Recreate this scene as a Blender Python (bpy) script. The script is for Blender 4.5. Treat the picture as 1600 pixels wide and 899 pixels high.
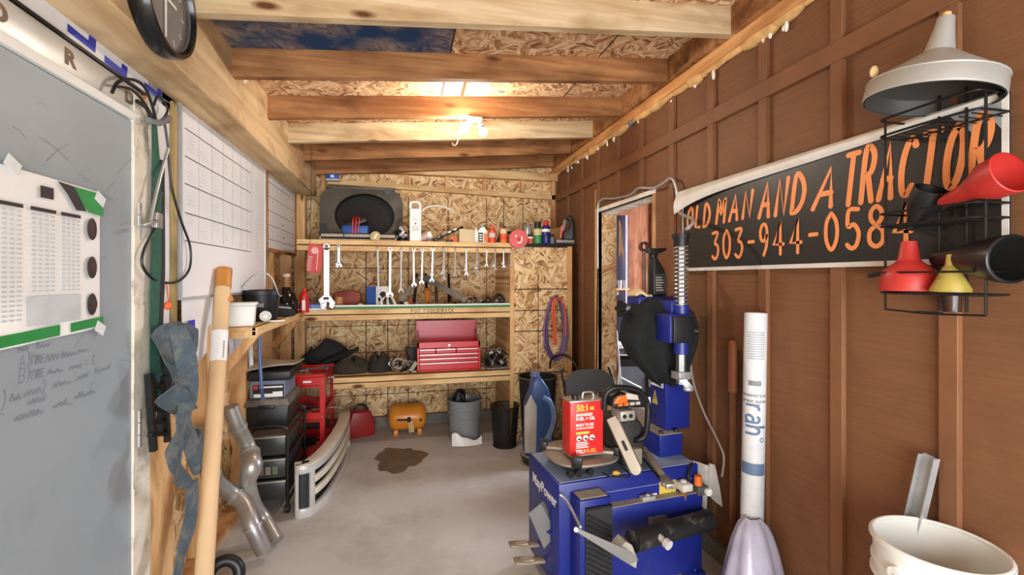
import bpy, math, random
from math import pi, sin, cos, radians as R
from mathutils import Vector as V, Matrix, Euler
random.seed(7)
S = bpy.context.scene
for o in list(bpy.data.objects): bpy.data.objects.remove(o)
C = S.collection

# ---------------------------------------------------------------- camera, world, lights, exposure
FPX, YAW, HC, HOR = 720.0, math.atan(170 / 720), 1.5, 435.0
cam_d = bpy.data.cameras.new('camera'); cam = bpy.data.objects.new('camera', cam_d); C.objects.link(cam)
cam_d.sensor_width = 36; cam_d.lens = 36 * FPX / 1600; cam_d.shift_y = -(449.5 - HOR) / 1600; cam_d.clip_start = .02
cam.location = (0, 0, HC); cam.rotation_euler = (pi / 2, 0, -YAW)
S.camera = cam
S.view_settings.view_transform = 'Standard'; S.view_settings.look = 'None'
S.view_settings.gamma = 1; S.view_settings.use_curve_mapping = False
S.view_settings.exposure = 0.1
W = bpy.data.worlds.new('daylight'); S.world = W; W.use_nodes = True
W.node_tree.nodes['Background'].inputs[0].default_value = (.93, .97, 1, 1)
W.node_tree.nodes['Background'].inputs[1].default_value = 2.1
def area(name, loc, aim, sx, sy, e, col):
    d = bpy.data.lights.new(name, 'AREA'); d.shape = 'RECTANGLE'; d.size = sx; d.size_y = sy; d.energy = e; d.color = col
    o = bpy.data.objects.new(name, d); C.objects.link(o); o.location = loc
    o.rotation_euler = (V(aim) - V(loc)).to_track_quat('-Z', 'Y').to_euler(); return o
area('daylight_open_garage_door', (.4, -1.35, 1.1), (.4, 4, 1.0), 2.5, 1.7, 120, (.95, .98, 1))
area('daylight_next_room', (3.9, 3.9, 2.0), (2.4, 4.8, .8), 1.0, 1.2, 120, (.82, .88, 1))
BULB_E = 900.0

# ---------------------------------------------------------------- pixel to place (1600 x 899 frame)
cY, sY = cos(YAW), sin(YAW)
def ray(px, py):
    a = (px - 800) / FPX
    return V((a * cY + sY, -a * sY + cY, (HOR - py) / FPX))
def onY(px, py, y): d = ray(px, py); return V((0, 0, HC)) + d * (y / d.y)
def onX(px, py, x): d = ray(px, py); return V((0, 0, HC)) + d * (x / d.x)
def onZ(px, py, z): d = ray(px, py); return V((0, 0, HC)) + d * ((z - HC) / d.z)
def xs(px, y): return onY(px, 400, y).x
def mpp(px, y): return (y / ray(px, 400).y) / FPX           # metres per pixel at that depth

# ---------------------------------------------------------------- materials
MATS = {}
def _new(name):
    m = bpy.data.materials.new(name); m.use_nodes = True; nt = m.node_tree
    return m, nt, nt.nodes, nt.links, nt.nodes['Principled BSDF']
def lin(c):
    return tuple(((x / 255) / 12.92 if x / 255 <= .04045 else ((x / 255 + .055) / 1.055) ** 2.4) for x in c)
def pm(name, rgb, rough=.5, metal=0., var=.12, scale=9., bump=0., spec=.5, dirt=None, dirt_amt=.45, stretch=(1, 1, 1)):
    """painted / plastic / metal surface: base colour in sRGB 0-255 with procedural mottling"""
    if name in MATS: return MATS[name]
    m, nt, N, L, B = _new(name); c = lin(rgb)
    tc = N.new('ShaderNodeTexCoord'); mp = N.new('ShaderNodeMapping'); mp.inputs['Scale'].default_value = stretch
    L.new(tc.outputs['Object'], mp.inputs['Vector'])
    nz = N.new('ShaderNodeTexNoise'); nz.inputs['Scale'].default_value = scale; nz.inputs['Detail'].default_value = 6
    L.new(mp.outputs[0], nz.inputs['Vector'])
    rp = N.new('ShaderNodeValToRGB'); e = rp.color_ramp.elements
    e[0].position = .3; e[1].position = .7
    e[0].color = (*[x * (1 - var) for x in c], 1); e[1].color = (*[min(1, x * (1 + var)) for x in c], 1)
    L.new(nz.outputs[0], rp.inputs[0]); out = rp.outputs[0]
    if dirt:
        n2 = N.new('ShaderNodeTexNoise'); n2.inputs['Scale'].default_value = scale * .6; n2.inputs['Detail'].default_value = 8; n2.inputs['Roughness'].default_value = .7
        L.new(tc.outputs['Object'], n2.inputs['Vector'])
        r2 = N.new('ShaderNodeValToRGB'); r2.color_ramp.elements[0].position = 1 - dirt_amt - .12; r2.color_ramp.elements[1].position = 1 - dirt_amt + .12
        L.new(n2.outputs[0], r2.inputs[0])
        mx = N.new('ShaderNodeMix'); mx.data_type = 'RGBA'; L.new(r2.outputs[0], mx.inputs[0]); L.new(out, mx.inputs[6]); mx.inputs[7].default_value = (*lin(dirt), 1)
        out = mx.outputs[2]
    L.new(out, B.inputs['Base Color']); B.inputs['Roughness'].default_value = rough; B.inputs['Metallic'].default_value = metal
    B.inputs['Specular IOR Level'].default_value = spec
    if bump:
        b = N.new('ShaderNodeBump'); b.inputs['Strength'].default_value = bump; b.inputs['Distance'].default_value = .01
        L.new(nz.outputs[0], b.inputs['Height']); L.new(b.outputs[0], B.inputs['Normal'])
    MATS[name] = m; return m
def wood(name, c0, c1, axis, rough=.75, grain=26, stain=None, knots=True):
    """sawn timber, grain along axis 0/1/2"""
    if name in MATS: return MATS[name]
    m, nt, N, L, B = _new(name)
    tc = N.new('ShaderNodeTexCoord'); mp = N.new('ShaderNodeMapping')
    sc = [grain] * 3; sc[axis] = grain * .06; mp.inputs['Scale'].default_value = sc
    L.new(tc.outputs['Object'], mp.inputs[0])
    n1 = N.new('ShaderNodeTexNoise'); n1.inputs['Scale'].default_value = 1; n1.inputs['Detail'].default_value = 7; n1.inputs['Distortion'].default_value = .6
    L.new(mp.outputs[0], n1.inputs['Vector'])
    rp = N.new('ShaderNodeValToRGB'); e = rp.color_ramp.elements; e[0].position = .34; e[1].position = .66
    e[0].color = (*lin(c0), 1); e[1].color = (*lin(c1), 1); L.new(n1.outputs[0], rp.inputs[0]); out = rp.outputs[0]
    n2 = N.new('ShaderNodeTexNoise'); n2.inputs['Scale'].default_value = 3.2; n2.inputs['Detail'].default_value = 5
    m2 = N.new('ShaderNodeMapping'); s2 = [1.6] * 3; s2[axis] = .7; m2.inputs['Scale'].default_value = s2
    L.new(tc.outputs['Object'], m2.inputs[0]); L.new(m2.outputs[0], n2.inputs['Vector'])
    r2 = N.new('ShaderNodeValToRGB'); r2.color_ramp.elements[0].position = .48; r2.color_ramp.elements[1].position = .72
    L.new(n2.outputs[0], r2.inputs[0])
    mx = N.new('ShaderNodeMix'); mx.data_type = 'RGBA'; L.new(r2.outputs[0], mx.inputs[0]); L.new(out, mx.inputs[6])
    mx.inputs[7].default_value = (*lin(stain or tuple(int(x * .62) for x in c0)), 1); out = mx.outputs[2]
    if knots:
        mk = N.new('ShaderNodeMapping'); sk = [7.] * 3; sk[axis] = 2.4; mk.inputs['Scale'].default_value = sk; L.new(tc.outputs['Object'], mk.inputs[0])
        vo = N.new('ShaderNodeTexVoronoi'); vo.inputs['Scale'].default_value = 1; L.new(mk.outputs[0], vo.inputs['Vector'])
        rk = N.new('ShaderNodeValToRGB'); rk.color_ramp.elements[0].position = .07; rk.color_ramp.elements[0].color = (1, 1, 1, 1); rk.color_ramp.elements[1].position = .16; rk.color_ramp.elements[1].color = (0, 0, 0, 1)
        L.new(vo.outputs['Distance'], rk.inputs[0])
        mx2 = N.new('ShaderNodeMix'); mx2.data_type = 'RGBA'; L.new(rk.outputs[0], mx2.inputs[0]); L.new(out, mx2.inputs[6]); mx2.inputs[7].default_value = (*lin((96, 58, 30)), 1); out = mx2.outputs[2]
    L.new(out, B.inputs['Base Color']); B.inputs['Roughness'].default_value = rough; B.inputs['Specular IOR Level'].default_value = .25
    b = N.new('ShaderNodeBump'); b.inputs['Strength'].default_value = .25; b.inputs['Distance'].default_value = .004
    L.new(n1.outputs[0], b.inputs['Height']); L.new(b.outputs[0], B.inputs['Normal'])
    MATS[name] = m; return m
def osb(name, plane, cols, paint=None):
    """oriented strand board: flakes lie in the given plane"""
    if name in MATS: return MATS[name]
    m, nt, N, L, B = _new(name)
    tc = N.new('ShaderNodeTexCoord'); sp = N.new('ShaderNodeSeparateXYZ'); cb = N.new('ShaderNodeCombineXYZ')
    L.new(tc.outputs['Object'], sp.inputs[0])
    a, b_ = {'XZ': (0, 2), 'YZ': (1, 2), 'XY': (0, 1)}[plane]
    L.new(sp.outputs[a], cb.inputs[0]); L.new(sp.outputs[b_], cb.inputs[1])
    wz = N.new('ShaderNodeTexNoise'); wz.inputs['Scale'].default_value = 5; L.new(cb.outputs[0], wz.inputs['Vector'])
    ad = N.new('ShaderNodeVectorMath'); ad.operation = 'MULTIPLY_ADD'; ad.inputs[1].default_value = (.10, .10, 0)
    L.new(wz.outputs['Color'], ad.inputs[0]); L.new(cb.outputs[0], ad.inputs[2])
    outs = []; dist = []
    for ang, s in ((.35, (11, 62, 1)), (-.75, (10, 56, 1)), (1.25, (12, 68, 1))):
        mp = N.new('ShaderNodeMapping'); mp.vector_type = 'TEXTURE'; mp.inputs['Rotation'].default_value = (0, 0, ang)
        mp.inputs['Scale'].default_value = (1 / s[0], 1 / s[1], 1); L.new(ad.outputs[0], mp.inputs[0])
        vo = N.new('ShaderNodeTexVoronoi'); vo.voronoi_dimensions = '2D'; vo.inputs['Scale'].default_value = 1; L.new(mp.outputs[0], vo.inputs['Vector'])
        rp = N.new('ShaderNodeValToRGB'); rp.color_ramp.interpolation = 'LINEAR'; el = rp.color_ramp.elements
        el[0].color = (*lin(cols[0]), 1); el[1].color = (*lin(cols[-1]), 1)
        for k, c in enumerate(cols[1:-1]):
            q = el.new((k + 1) / (len(cols) - 1)); q.color = (*lin(c), 1)
        sr = N.new('ShaderNodeSeparateColor'); L.new(vo.outputs['Color'], sr.inputs[0])
        L.new(sr.outputs[0], rp.inputs[0]); outs.append(rp.outputs[0]); dist.append(vo.outputs['Distance'])
    cur = outs[0]
    for k, (th, sc_) in enumerate(((.5, 9), (.53, 11))):
        nz = N.new('ShaderNodeTexNoise'); nz.inputs['Scale'].default_value = sc_; nz.inputs['Detail'].default_value = 1
        mo = N.new('ShaderNodeMapping'); mo.inputs['Location'].default_value = (k * 7.3, 3.1 * k, 0); L.new(cb.outputs[0], mo.inputs[0]); L.new(mo.outputs[0], nz.inputs['Vector'])
        r = N.new('ShaderNodeValToRGB'); r.color_ramp.elements[0].position = th - .015; r.color_ramp.elements[1].position = th + .015; L.new(nz.outputs[0], r.inputs[0])
        mx = N.new('ShaderNodeMix'); mx.data_type = 'RGBA'; L.new(r.outputs[0], mx.inputs[0]); L.new(cur, mx.inputs[6]); L.new(outs[k + 1], mx.inputs[7]); cur = mx.outputs[2]
    if paint:
        nz = N.new('ShaderNodeTexNoise'); nz.inputs['Scale'].default_value = 4; nz.inputs['Detail'].default_value = 5; L.new(cb.outputs[0], nz.inputs['Vector'])
        r = N.new('ShaderNodeValToRGB'); r.color_ramp.elements[0].position = .25; r.color_ramp.elements[0].color = (.45, .45, .45, 1); r.color_ramp.elements[1].position = .6; L.new(nz.outputs[0], r.inputs[0])
        mx = N.new('ShaderNodeMix'); mx.data_type = 'RGBA'; L.new(r.outputs[0], mx.inputs[0]); L.new(cur, mx.inputs[6]); mx.inputs[7].default_value = (*lin(paint), 1); cur = mx.outputs[2]
    L.new(cur, B.inputs['Base Color']); B.inputs['Roughness'].default_value = .7; B.inputs['Specular IOR Level'].default_value = .3
    bp = N.new('ShaderNodeBump'); bp.inputs['Strength'].default_value = .3; bp.inputs['Distance'].default_value = .004
    L.new(dist[0], bp.inputs['Height']); L.new(bp.outputs[0], B.inputs['Normal'])
    MATS[name] = m; return m
def glass(name, rgb=(235, 240, 240), rough=.03, alpha=.25):
    if name in MATS: return MATS[name]
    m, nt, N, L, B = _new(name); B.inputs['Base Color'].default_value = (*lin(rgb), 1); B.inputs['Roughness'].default_value = rough; B.inputs['Alpha'].default_value = alpha
    MATS[name] = m; return m
def emit(name, rgb, e):
    if name in MATS: return MATS[name]
    m, nt, N, L, B = _new(name); B.inputs['Base Color'].default_value = (*lin(rgb), 1); B.inputs['Emission Color'].default_value = (*lin(rgb), 1); B.inputs['Emission Strength'].default_value = e
    MATS[name] = m; return m

# ---------------------------------------------------------------- mesh builder
def cr(pts, n=6, closed=False):
    """Catmull-Rom resampling of a path"""
    P = [V(p) for p in pts]; out = []; k = len(P)
    rng = range(k if closed else k - 1)
    for i in rng:
        if closed: a, b, c, d = P[(i - 1) % k], P[i], P[(i + 1) % k], P[(i + 2) % k]
        else: a, b, c, d = P[max(i - 1, 0)], P[i], P[i + 1], P[min(i + 2, k - 1)]
        for j in range(n):
            t = j / n
            out.append(.5 * ((2 * b) + (c - a) * t + (2 * a - 5 * b + 4 * c - d) * t * t + (3 * b - a - 3 * c + d) * t ** 3))
    if not closed: out.append(P[-1])
    return out
class G:
    def __init__(s): s.v = []; s.f = []
    def add(s, vs, fs, T=None):
        k = len(s.v); s.v += [tuple(T @ V(p)) if T else tuple(p) for p in vs]; s.f += [tuple(i + k for i in f) for f in fs]; return s
    def bx(s, x0, x1, y0, y1, z0, z1, T=None):
        vs = [(x, y, z) for x in (x0, x1) for y in (y0, y1) for z in (z0, z1)]
        return s.add(vs, [(0, 1, 3, 2), (4, 6, 7, 5), (0, 4, 5, 1), (2, 3, 7, 6), (0, 2, 6, 4), (1, 5, 7, 3)], T)
    def box(s, c, d, rot=(0, 0, 0)):
        T = Matrix.Translation(V(c)) @ Euler(rot).to_matrix().to_4x4()
        return s.bx(-d[0] / 2, d[0] / 2, -d[1] / 2, d[1] / 2, -d[2] / 2, d[2] / 2, T)
    def bar(s, p, q, w, h, up=(0, 0, 1)):
        p, q = V(p), V(q); d = (q - p); L = d.length; d.normalize(); u = V(up); a = d.cross(u)
        if a.length < 1e-4: a = d.cross(V((1, 0, 0)))
        a.normalize(); b = a.cross(d)
        T = Matrix((( a.x, d.x, b.x, p.x), (a.y, d.y, b.y, p.y), (a.z, d.z, b.z, p.z), (0, 0, 0, 1)))
        return s.bx(-w / 2, w / 2, 0, L, -h / 2, h / 2, T)
    def tube(s, pts, r, n=8, closed=False):
        P = [V(p) for p in pts]; k = len(P); rs = r if isinstance(r, (list, tuple)) else [r] * k
        vs = []; prev = None
        for i in range(k):
            a = P[(i - 1) % k] if (closed or i > 0) else P[i]; b = P[(i + 1) % k] if (closed or i < k - 1) else P[i]
            t = (b - a).normalized() if (b - a).length > 1e-9 else V((0, 0, 1))
            if prev is None:
                u = t.cross(V((0, 0, 1)));
                if u.length < 1e-3: u = t.cross(V((1, 0, 0)))
            else: u = prev - t * prev.dot(t)
            u.normalize(); prev = u; w = t.cross(u)
            vs += [P[i] + (u * cos(2 * pi * j / n) + w * sin(2 * pi * j / n)) * rs[i] for j in range(n)]
        fs = []
        for i in range(k if closed else k - 1):
            i2 = (i + 1) % k
            for j in range(n): fs.append((i * n + j, i * n + (j + 1) % n, i2 * n + (j + 1) % n, i2 * n + j))
        if not closed: fs += [tuple(range(n))[::-1], tuple((k - 1) * n + j for j in range(n))]
        return s.add(vs, fs)
    def cyl(s, p, q, r, r2=None, n=18): return s.tube([p, q], [r, r if r2 is None else r2], n)
    def lathe(s, prof, n=28, T=None, closed=False):
        vs = []; ring = []
        for (r, z) in prof:
            if r < 1e-6: ring.append([len(vs)]); vs.append((0, 0, z))
            else: ring.append(list(range(len(vs), len(vs) + n))); vs += [(r * cos(2 * pi * j / n), r * sin(2 * pi * j / n), z) for j in range(n)]
        fs = []; prs = list(zip(ring, ring[1:]))
        if closed: prs.append((ring[-1], ring[0]))
        for a, b in prs:
            if len(a) == 1 and len(b) == 1: continue
            for j in range(n):
                k = (j + 1) % n
                if len(a) == 1: fs.append((a[0], b[j], b[k]))
                elif len(b) == 1: fs.append((a[j], a[k], b[0]))
                else: fs.append((a[j], a[k], b[k], b[j]))
        return s.add(vs, fs, T)
    def prism(s, pts, a, b, plane='XZ', T=None):
        k = len(pts)
        mk = {'XZ': lambda p, h: (p[0], h, p[1]), 'YZ': lambda p, h: (h, p[0], p[1]), 'XY': lambda p, h: (p[0], p[1], h)}[plane]
        vs = [mk(p, a) for p in pts] + [mk(p, b) for p in pts]
        fs = [tuple(range(k)), tuple(range(k, 2 * k))[::-1]] + [(i, (i + 1) % k, k + (i + 1) % k, k + i) for i in range(k)]
        return s.add(vs, fs, T)
    def ell(s, c, r, rot=(0, 0, 0), nu=18, nv=10):
        if not isinstance(r, (tuple, list)): r = (r, r, r)
        T = Matrix.Translation(V(c)) @ Euler(rot).to_matrix().to_4x4() @ Matrix.Diagonal((*r, 1))
        return s.lathe([(sin(pi * i / nv), -cos(pi * i / nv)) if 0 < i < nv else (0, -cos(pi * i / nv)) for i in range(nv + 1)], nu, T)
    def torus(s, c, R_, r, axis=(0, 0, 1), n=28, m=8, sx=1, sy=1):
        q = V(axis).to_track_quat('Z', 'Y').to_matrix()
        return s.tube([V(c) + q @ V((R_ * sx * cos(2 * pi * i / n), R_ * sy * sin(2 * pi * i / n), 0)) for i in range(n)], r, m, True)
    def surf(s, fn, nu, nv, th=.003):
        """closed sheet: fn(u,v) -> point, thickened along its normal"""
        P = [[V(fn(i / nu, j / nv)) for j in range(nv + 1)] for i in range(nu + 1)]; vs = []; m = nv + 1
        Q = []
        for i in range(nu + 1):
            for j in range(nv + 1):
                a = P[min(i + 1, nu)][j] - P[max(i - 1, 0)][j]; b = P[i][min(j + 1, nv)] - P[i][max(j - 1, 0)]
                nrm = a.cross(b); nrm = nrm.normalized() if nrm.length > 1e-12 else V((0, 1, 0))
                vs.append(P[i][j]); Q.append(P[i][j] + nrm * th)
        k = len(vs); vs += Q; fs = []
        for i in range(nu):
            for j in range(nv):
                a = i * m + j; fs += [(a, a + 1, a + m + 1, a + m), (k + a, k + a + m, k + a + m + 1, k + a + 1)]
        for i in range(nu):
            for j in (0, nv):
                a = i * m + j; q = (a, a + m, k + a + m, k + a); fs.append(q if j == 0 else q[::-1])
        for j in range(nv):
            for i in (0, nu):
                a = i * m + j; q = (a, k + a, k + a + 1, a + 1); fs.append(q if i == 0 else q[::-1])
        return s.add(vs, fs)
    def strokes(s, lines, w, y=0.0, th=.0012):
        """painted brush strokes in the local XZ plane, on the -y side"""
        for ln in lines:
            s.q = getattr(s, 'q', 0) + 1; P = [V((p[0], p[1])) for p in ln]; yy = y - .000012 * s.q
            if len(P) < 2: continue
            L_, R_ = [], []
            for i, p in enumerate(P):
                t = (P[min(i + 1, len(P) - 1)] - P[max(i - 1, 0)])
                if t.length < 1e-9: t = V((1, 0))
                t.normalize(); nn = V((-t.y, t.x)) * w / 2; L_.append(p + nn); R_.append(p - nn)
            vs = [(q.x, yy, q.y) for q in L_] + [(q.x, yy, q.y) for q in R_]; n = len(P)
            s.add(vs, [(i, n + i, n + i + 1, i + 1) for i in range(n - 1)])
            for e in (P[0], P[-1]):
                s.q += 1
                s.add([(e.x + w / 2 * cos(a * pi / 5), y - .000012 * s.q, e.y + w / 2 * sin(a * pi / 5)) for a in range(10)], [tuple(range(10))])
        return s
    def build(s, name, mat, parent=None, bev=0, seg=2, ang=38, loc=None, rot=None):
        me = bpy.data.meshes.new(name); me.from_pydata(s.v, [], s.f); me.update()
        import bmesh
        bm = bmesh.new(); bm.from_mesh(me); bmesh.ops.recalc_face_normals(bm, faces=bm.faces)
        if bev: bmesh.ops.bevel(bm, geom=[e for e in bm.edges if len(e.link_faces) == 2 and e.calc_face_angle(0) > R(30)], offset=bev, segments=seg, profile=.5, affect='EDGES', clamp_overlap=True)
        bm.to_mesh(me); bm.free()
        me.polygons.foreach_set('use_smooth', [True] * len(me.polygons)); me.set_sharp_from_angle(angle=R(ang))
        me.materials.append(mat); o = bpy.data.objects.new(name, me); C.objects.link(o)
        if parent: o.parent = parent
        if loc is not None: o.location = loc
        if rot is not None: o.rotation_euler = rot
        return o
def tag(o, label, cat, group=None):
    o['label'] = label; o['category'] = cat
    if group: o['group'] = group
    return o
def thing(name, label, cat, loc=(0, 0, 0), rotz=0, group=None, rot=None):
    o = bpy.data.objects.new(name, None); C.objects.link(o); o.empty_display_size = .1
    o.location = loc; o.rotation_euler = rot or (0, 0, rotz); return tag(o, label, cat, group)
def copy_tree(o, parent=None):
    c = o.copy(); C.objects.link(c)
    if parent: c.parent = parent
    for ch in list(o.children): copy_tree(ch, c)
    return c
def struct(o): o['kind'] = 'structure'; return o
FONT = {  # stroke letters on a 1-high, ~.7-wide cell
 'A': [[(0, 0), (.33, 1), (.66, 0)], [(.13, .36), (.55, .36)]], 'B': [[(0, 0), (0, 1), (.4, .95), (.5, .75), (.35, .55), (0, .52)], [(.35, .55), (.58, .3), (.42, .05), (0, 0)]],
 'C': [[(.58, .85), (.35, 1), (.1, .8), (0, .45), (.12, .1), (.35, 0), (.6, .15)]], 'D': [[(0, 0), (0, 1), (.35, .93), (.6, .6), (.55, .25), (.3, .03), (0, 0)]],
 'E': [[(.55, 1), (0, 1), (0, 0), (.55, 0)], [(0, .52), (.45, .52)]], 'F': [[(.55, 1), (0, 1), (0, 0)], [(0, .52), (.45, .52)]], 'G': [[(.58, .85), (.3, 1), (.05, .7), (.05, .3), (.3, 0), (.58, .15), (.58, .45), (.35, .45)]],
 'H': [[(0, 0), (0, 1)], [(.55, 0), (.55, 1)], [(0, .5), (.55, .5)]], 'I': [[(.1, 0), (.1, 1)]], 'K': [[(0, 0), (0, 1)], [(.55, 1), (0, .45), (.58, 0)]],
 'L': [[(0, 1), (0, 0), (.5, 0)]], 'M': [[(0, 0), (.08, 1), (.36, .35), (.64, 1), (.72, 0)]], 'N': [[(0, 0), (0, 1), (.55, 0), (.55, 1)]],
 'O': [[(.32, 1), (.08, .8), (0, .45), (.1, .12), (.32, 0), (.56, .18), (.64, .55), (.55, .85), (.32, 1)]], 'P': [[(0, 0), (0, 1), (.42, .97), (.55, .75), (.4, .5), (0, .48)]],
 'R': [[(0, 0), (0, 1), (.4, .98), (.54, .78), (.4, .55), (0, .5)], [(.25, .52), (.6, 0)]], 'S': [[(.52, .88), (.28, 1), (.05, .78), (.25, .55), (.48, .35), (.4, .06), (.2, 0), (0, .12)]],
 'T': [[(-.02, 1), (.66, 1)], [(.32, 1), (.3, 0)]], 'U': [[(0, 1), (.02, .25), (.2, 0), (.42, .05), (.55, .3), (.55, 1)]], 'V': [[(0, 1), (.3, 0), (.6, 1)]], 'W': [[(0, 1), (.18, 0), (.38, .7), (.56, 0), (.76, 1)]],
 'X': [[(0, 0), (.58, 1)], [(0, 1), (.58, 0)]], 'Y': [[(0, 1), (.3, .5), (.58, 1)], [(.3, .5), (.3, 0)]], 'Z': [[(0, 1), (.55, 1), (0, 0), (.56, 0)]],
 '0': [[(.29, 1), (.08, .8), (.02, .5), (.08, .2), (.29, 0), (.5, .2), (.57, .5), (.5, .8), (.29, 1)]], '1': [[(.05, .8), (.25, 1), (.25, 0)]], '2': [[(.03, .8), (.25, 1), (.5, .8), (.45, .5), (0, 0), (.55, 0)]],
 '3': [[(.04, .97), (.5, .97), (.24, .6), (.46, .5), (.54, .28), (.4, .05), (.2, 0), (.02, .1)]], '4': [[(.42, 0), (.42, 1), (0, .3), (.6, .3)]], '5': [[(.5, 1), (.1, 1), (.06, .58), (.32, .62), (.53, .38), (.42, .07), (.2, 0), (.02, .1)]],
 '8': [[(.28, .53), (.08, .68), (.08, .88), (.28, 1), (.48, .88), (.48, .68), (.28, .53), (.03, .38), (.03, .12), (.28, 0), (.53, .12), (.53, .38), (.28, .53)]], '9': [[(.5, .72), (.35, .48), (.12, .5), (.04, .75), (.18, .98), (.4, .97), (.5, .72), (.46, .3), (.28, 0)]],
 '6': [[(.45, .95), (.15, .75), (.02, .35), (.12, .05), (.35, 0), (.52, .22), (.4, .45), (.15, .42), (.04, .25)]], '7': [[(0, 1), (.52, 1), (.2, 0)]],
 '-': [[(.05, .48), (.42, .48)]], ':': [[(.1, .2), (.1, .24)], [(.1, .7), (.1, .74)]], ')': [[(.05, 1), (.25, .6), (.2, .2), (.02, -.1)]], '=': [[(0, .6), (.4, .6)], [(0, .3), (.4, .3)]], '.': [[(.1, 0), (.1, .05)]]}
def letters(txt, x, z, h, wid=1.0, slant=0., gap=.28, rise=0., smooth=True):
    """stroke outlines of txt starting at (x,z); returns polylines"""
    out = []; cx = x
    for ch in txt:
        if ch == ' ': cx += .45 * h * wid; continue
        st = FONT[ch]; wmax = max(p[0] for l in st for p in l)
        for l in st:
            q = [(cx + (p[0] * wid + p[1] * slant) * h, z + p[1] * h + rise * (cx - x)) for p in l]
            if smooth and len(q) > 4: q = [(p.x, p.y) for p in cr([(a, b, 0) for a, b in q], 4)]
            out.append(q)
        cx += (wmax * wid + gap) * h
    return out
def text(txt, size, mat, parent, loc, rot=(pi / 2, 0, 0), name='lettering', bold=0., sx=1., ext=.0004, align='LEFT'):
    cu = bpy.data.curves.new('t', 'FONT'); cu.body = txt; cu.size = size; cu.offset = bold; cu.extrude = ext; cu.align_x = align; cu.resolution_u = 3
    to = bpy.data.objects.new('t', cu); me = bpy.data.meshes.new_from_object(to)
    bpy.data.objects.remove(to); me.name = name; me.materials.clear(); me.materials.append(mat)
    o = bpy.data.objects.new(name, me); C.objects.link(o); o.parent = parent; o.location = loc; o.rotation_euler = rot; o.scale = (sx, 1, 1); return o

# ---------------------------------------------------------------- palette
LUM_Z = wood('lumber_upright', (206, 158, 104), (232, 192, 140), 2, stain=(150, 98, 56))
LUM_X = wood('lumber_cross', (214, 176, 122), (236, 204, 156), 0, stain=(180, 130, 80))
JOIST = wood('joist_timber_shaded', (146, 96, 58), (182, 132, 86), 0, stain=(98, 60, 34))  # brown darkened to put shade on the camera-side joist faces into the colour
JOISTP = wood('joist_pale', (188, 160, 120), (216, 194, 158), 0, stain=(150, 116, 76))
BEAMW = wood('beam_timber', (190, 156, 112), (222, 194, 152), 1, stain=(132, 96, 62), grain=14, knots=False)
LUM_Y = wood('lumber_deep', (210, 160, 104), (232, 188, 132), 1, stain=(156, 102, 60))
OC = [(140, 98, 60), (200, 158, 108), (222, 186, 136), (232, 202, 154), (244, 220, 180)]
OSB_B = osb('strand_board_back', 'XZ', OC)
OSB_L = osb('strand_board_side', 'YZ', OC)
OSB_R = osb('strand_board_roof', 'XY', [(126, 84, 56), (190, 142, 102), (210, 168, 126), (226, 190, 148), (240, 212, 176)])
OSB_BLUE = osb('strand_board_blue', 'XY', OC, paint=(26, 62, 100))
SIDING = pm('brown_siding', (124, 84, 56), .62, 0, .09, 5.0, .22, .35, dirt=(112, 75, 50), dirt_amt=.4, stretch=(1, .6, 16))
SIDING_T = pm('brown_trim', (127, 85, 57), .6, 0, .12, 6, .2, .35)
CONC = pm('concrete', (186, 182, 177), .85, 0, .10, 2.2, .15, .2, dirt=(160, 152, 142), dirt_amt=.40)
CONC_D = pm('concrete_edge', (120, 114, 106), .9, 0, .2, 5, .3, .2)
FOAM = pm('expanding_foam', (214, 170, 110), .8, 0, .3, 14, .5)
FOAMW = pm('foam_white', (240, 234, 222), .8, 0, .08, 20, .2)
BLACK = pm('black_plastic', (24, 24, 25), .45, 0, .25, 12)
BLACKM = pm('black_metal', (30, 30, 31), .38, .3, .25, 12)
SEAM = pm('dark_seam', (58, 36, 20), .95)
GALV = pm('galvanised', (178, 180, 180), .42, .45, .12, 14)
CHROME = pm('chrome_steel', (216, 217, 218), .25, .7, .08, 12)
STEEL = pm('steel', (164, 162, 158), .4, .5, .18, 16)
WHITE = pm('white_plastic', (236, 236, 232), .45, 0, .04, 6)
WHITEP = pm('white_paper', (240, 240, 236), .75, 0, .03, 8)
INK = pm('ink', (34, 34, 40), .7); INK_S = pm('faint_ink', (150, 155, 165), .7); INK_B = pm('blue_ink', (92, 108, 130), .7)
RED = pm('red_paint', (196, 34, 32), .35, 0, .12, 8)
REDP = pm('red_plastic', (206, 48, 40), .45, 0, .1, 8)
BLUE = pm('blue_enamel', (28, 40, 124), .35, 0, .12, 6, dirt=(66, 76, 136), dirt_amt=.3)
BLUEP = pm('blue_plastic', (36, 78, 152), .45, 0, .12, 8)
ORANGE = pm('orange_paint', (246, 152, 88), .5, 0, .05, 8)
ORANGEP = pm('orange_plastic', (222, 110, 34), .4, 0, .1, 8)
YELLOW = pm('yellow_sticker', (214, 184, 70), .5, 0, .08, 12)
GREEN = pm('green_plastic', (40, 122, 58), .5, 0, .1, 10)
CARD = pm('cardboard', (196, 152, 96), .85, 0, .08, 7)
GREYP = pm('grey_plastic', (120, 122, 124), .5, 0, .12, 9)
DUST = pm('dusty_grey', (164, 152, 132), .85, 0, .18, 10, .2)

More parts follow.
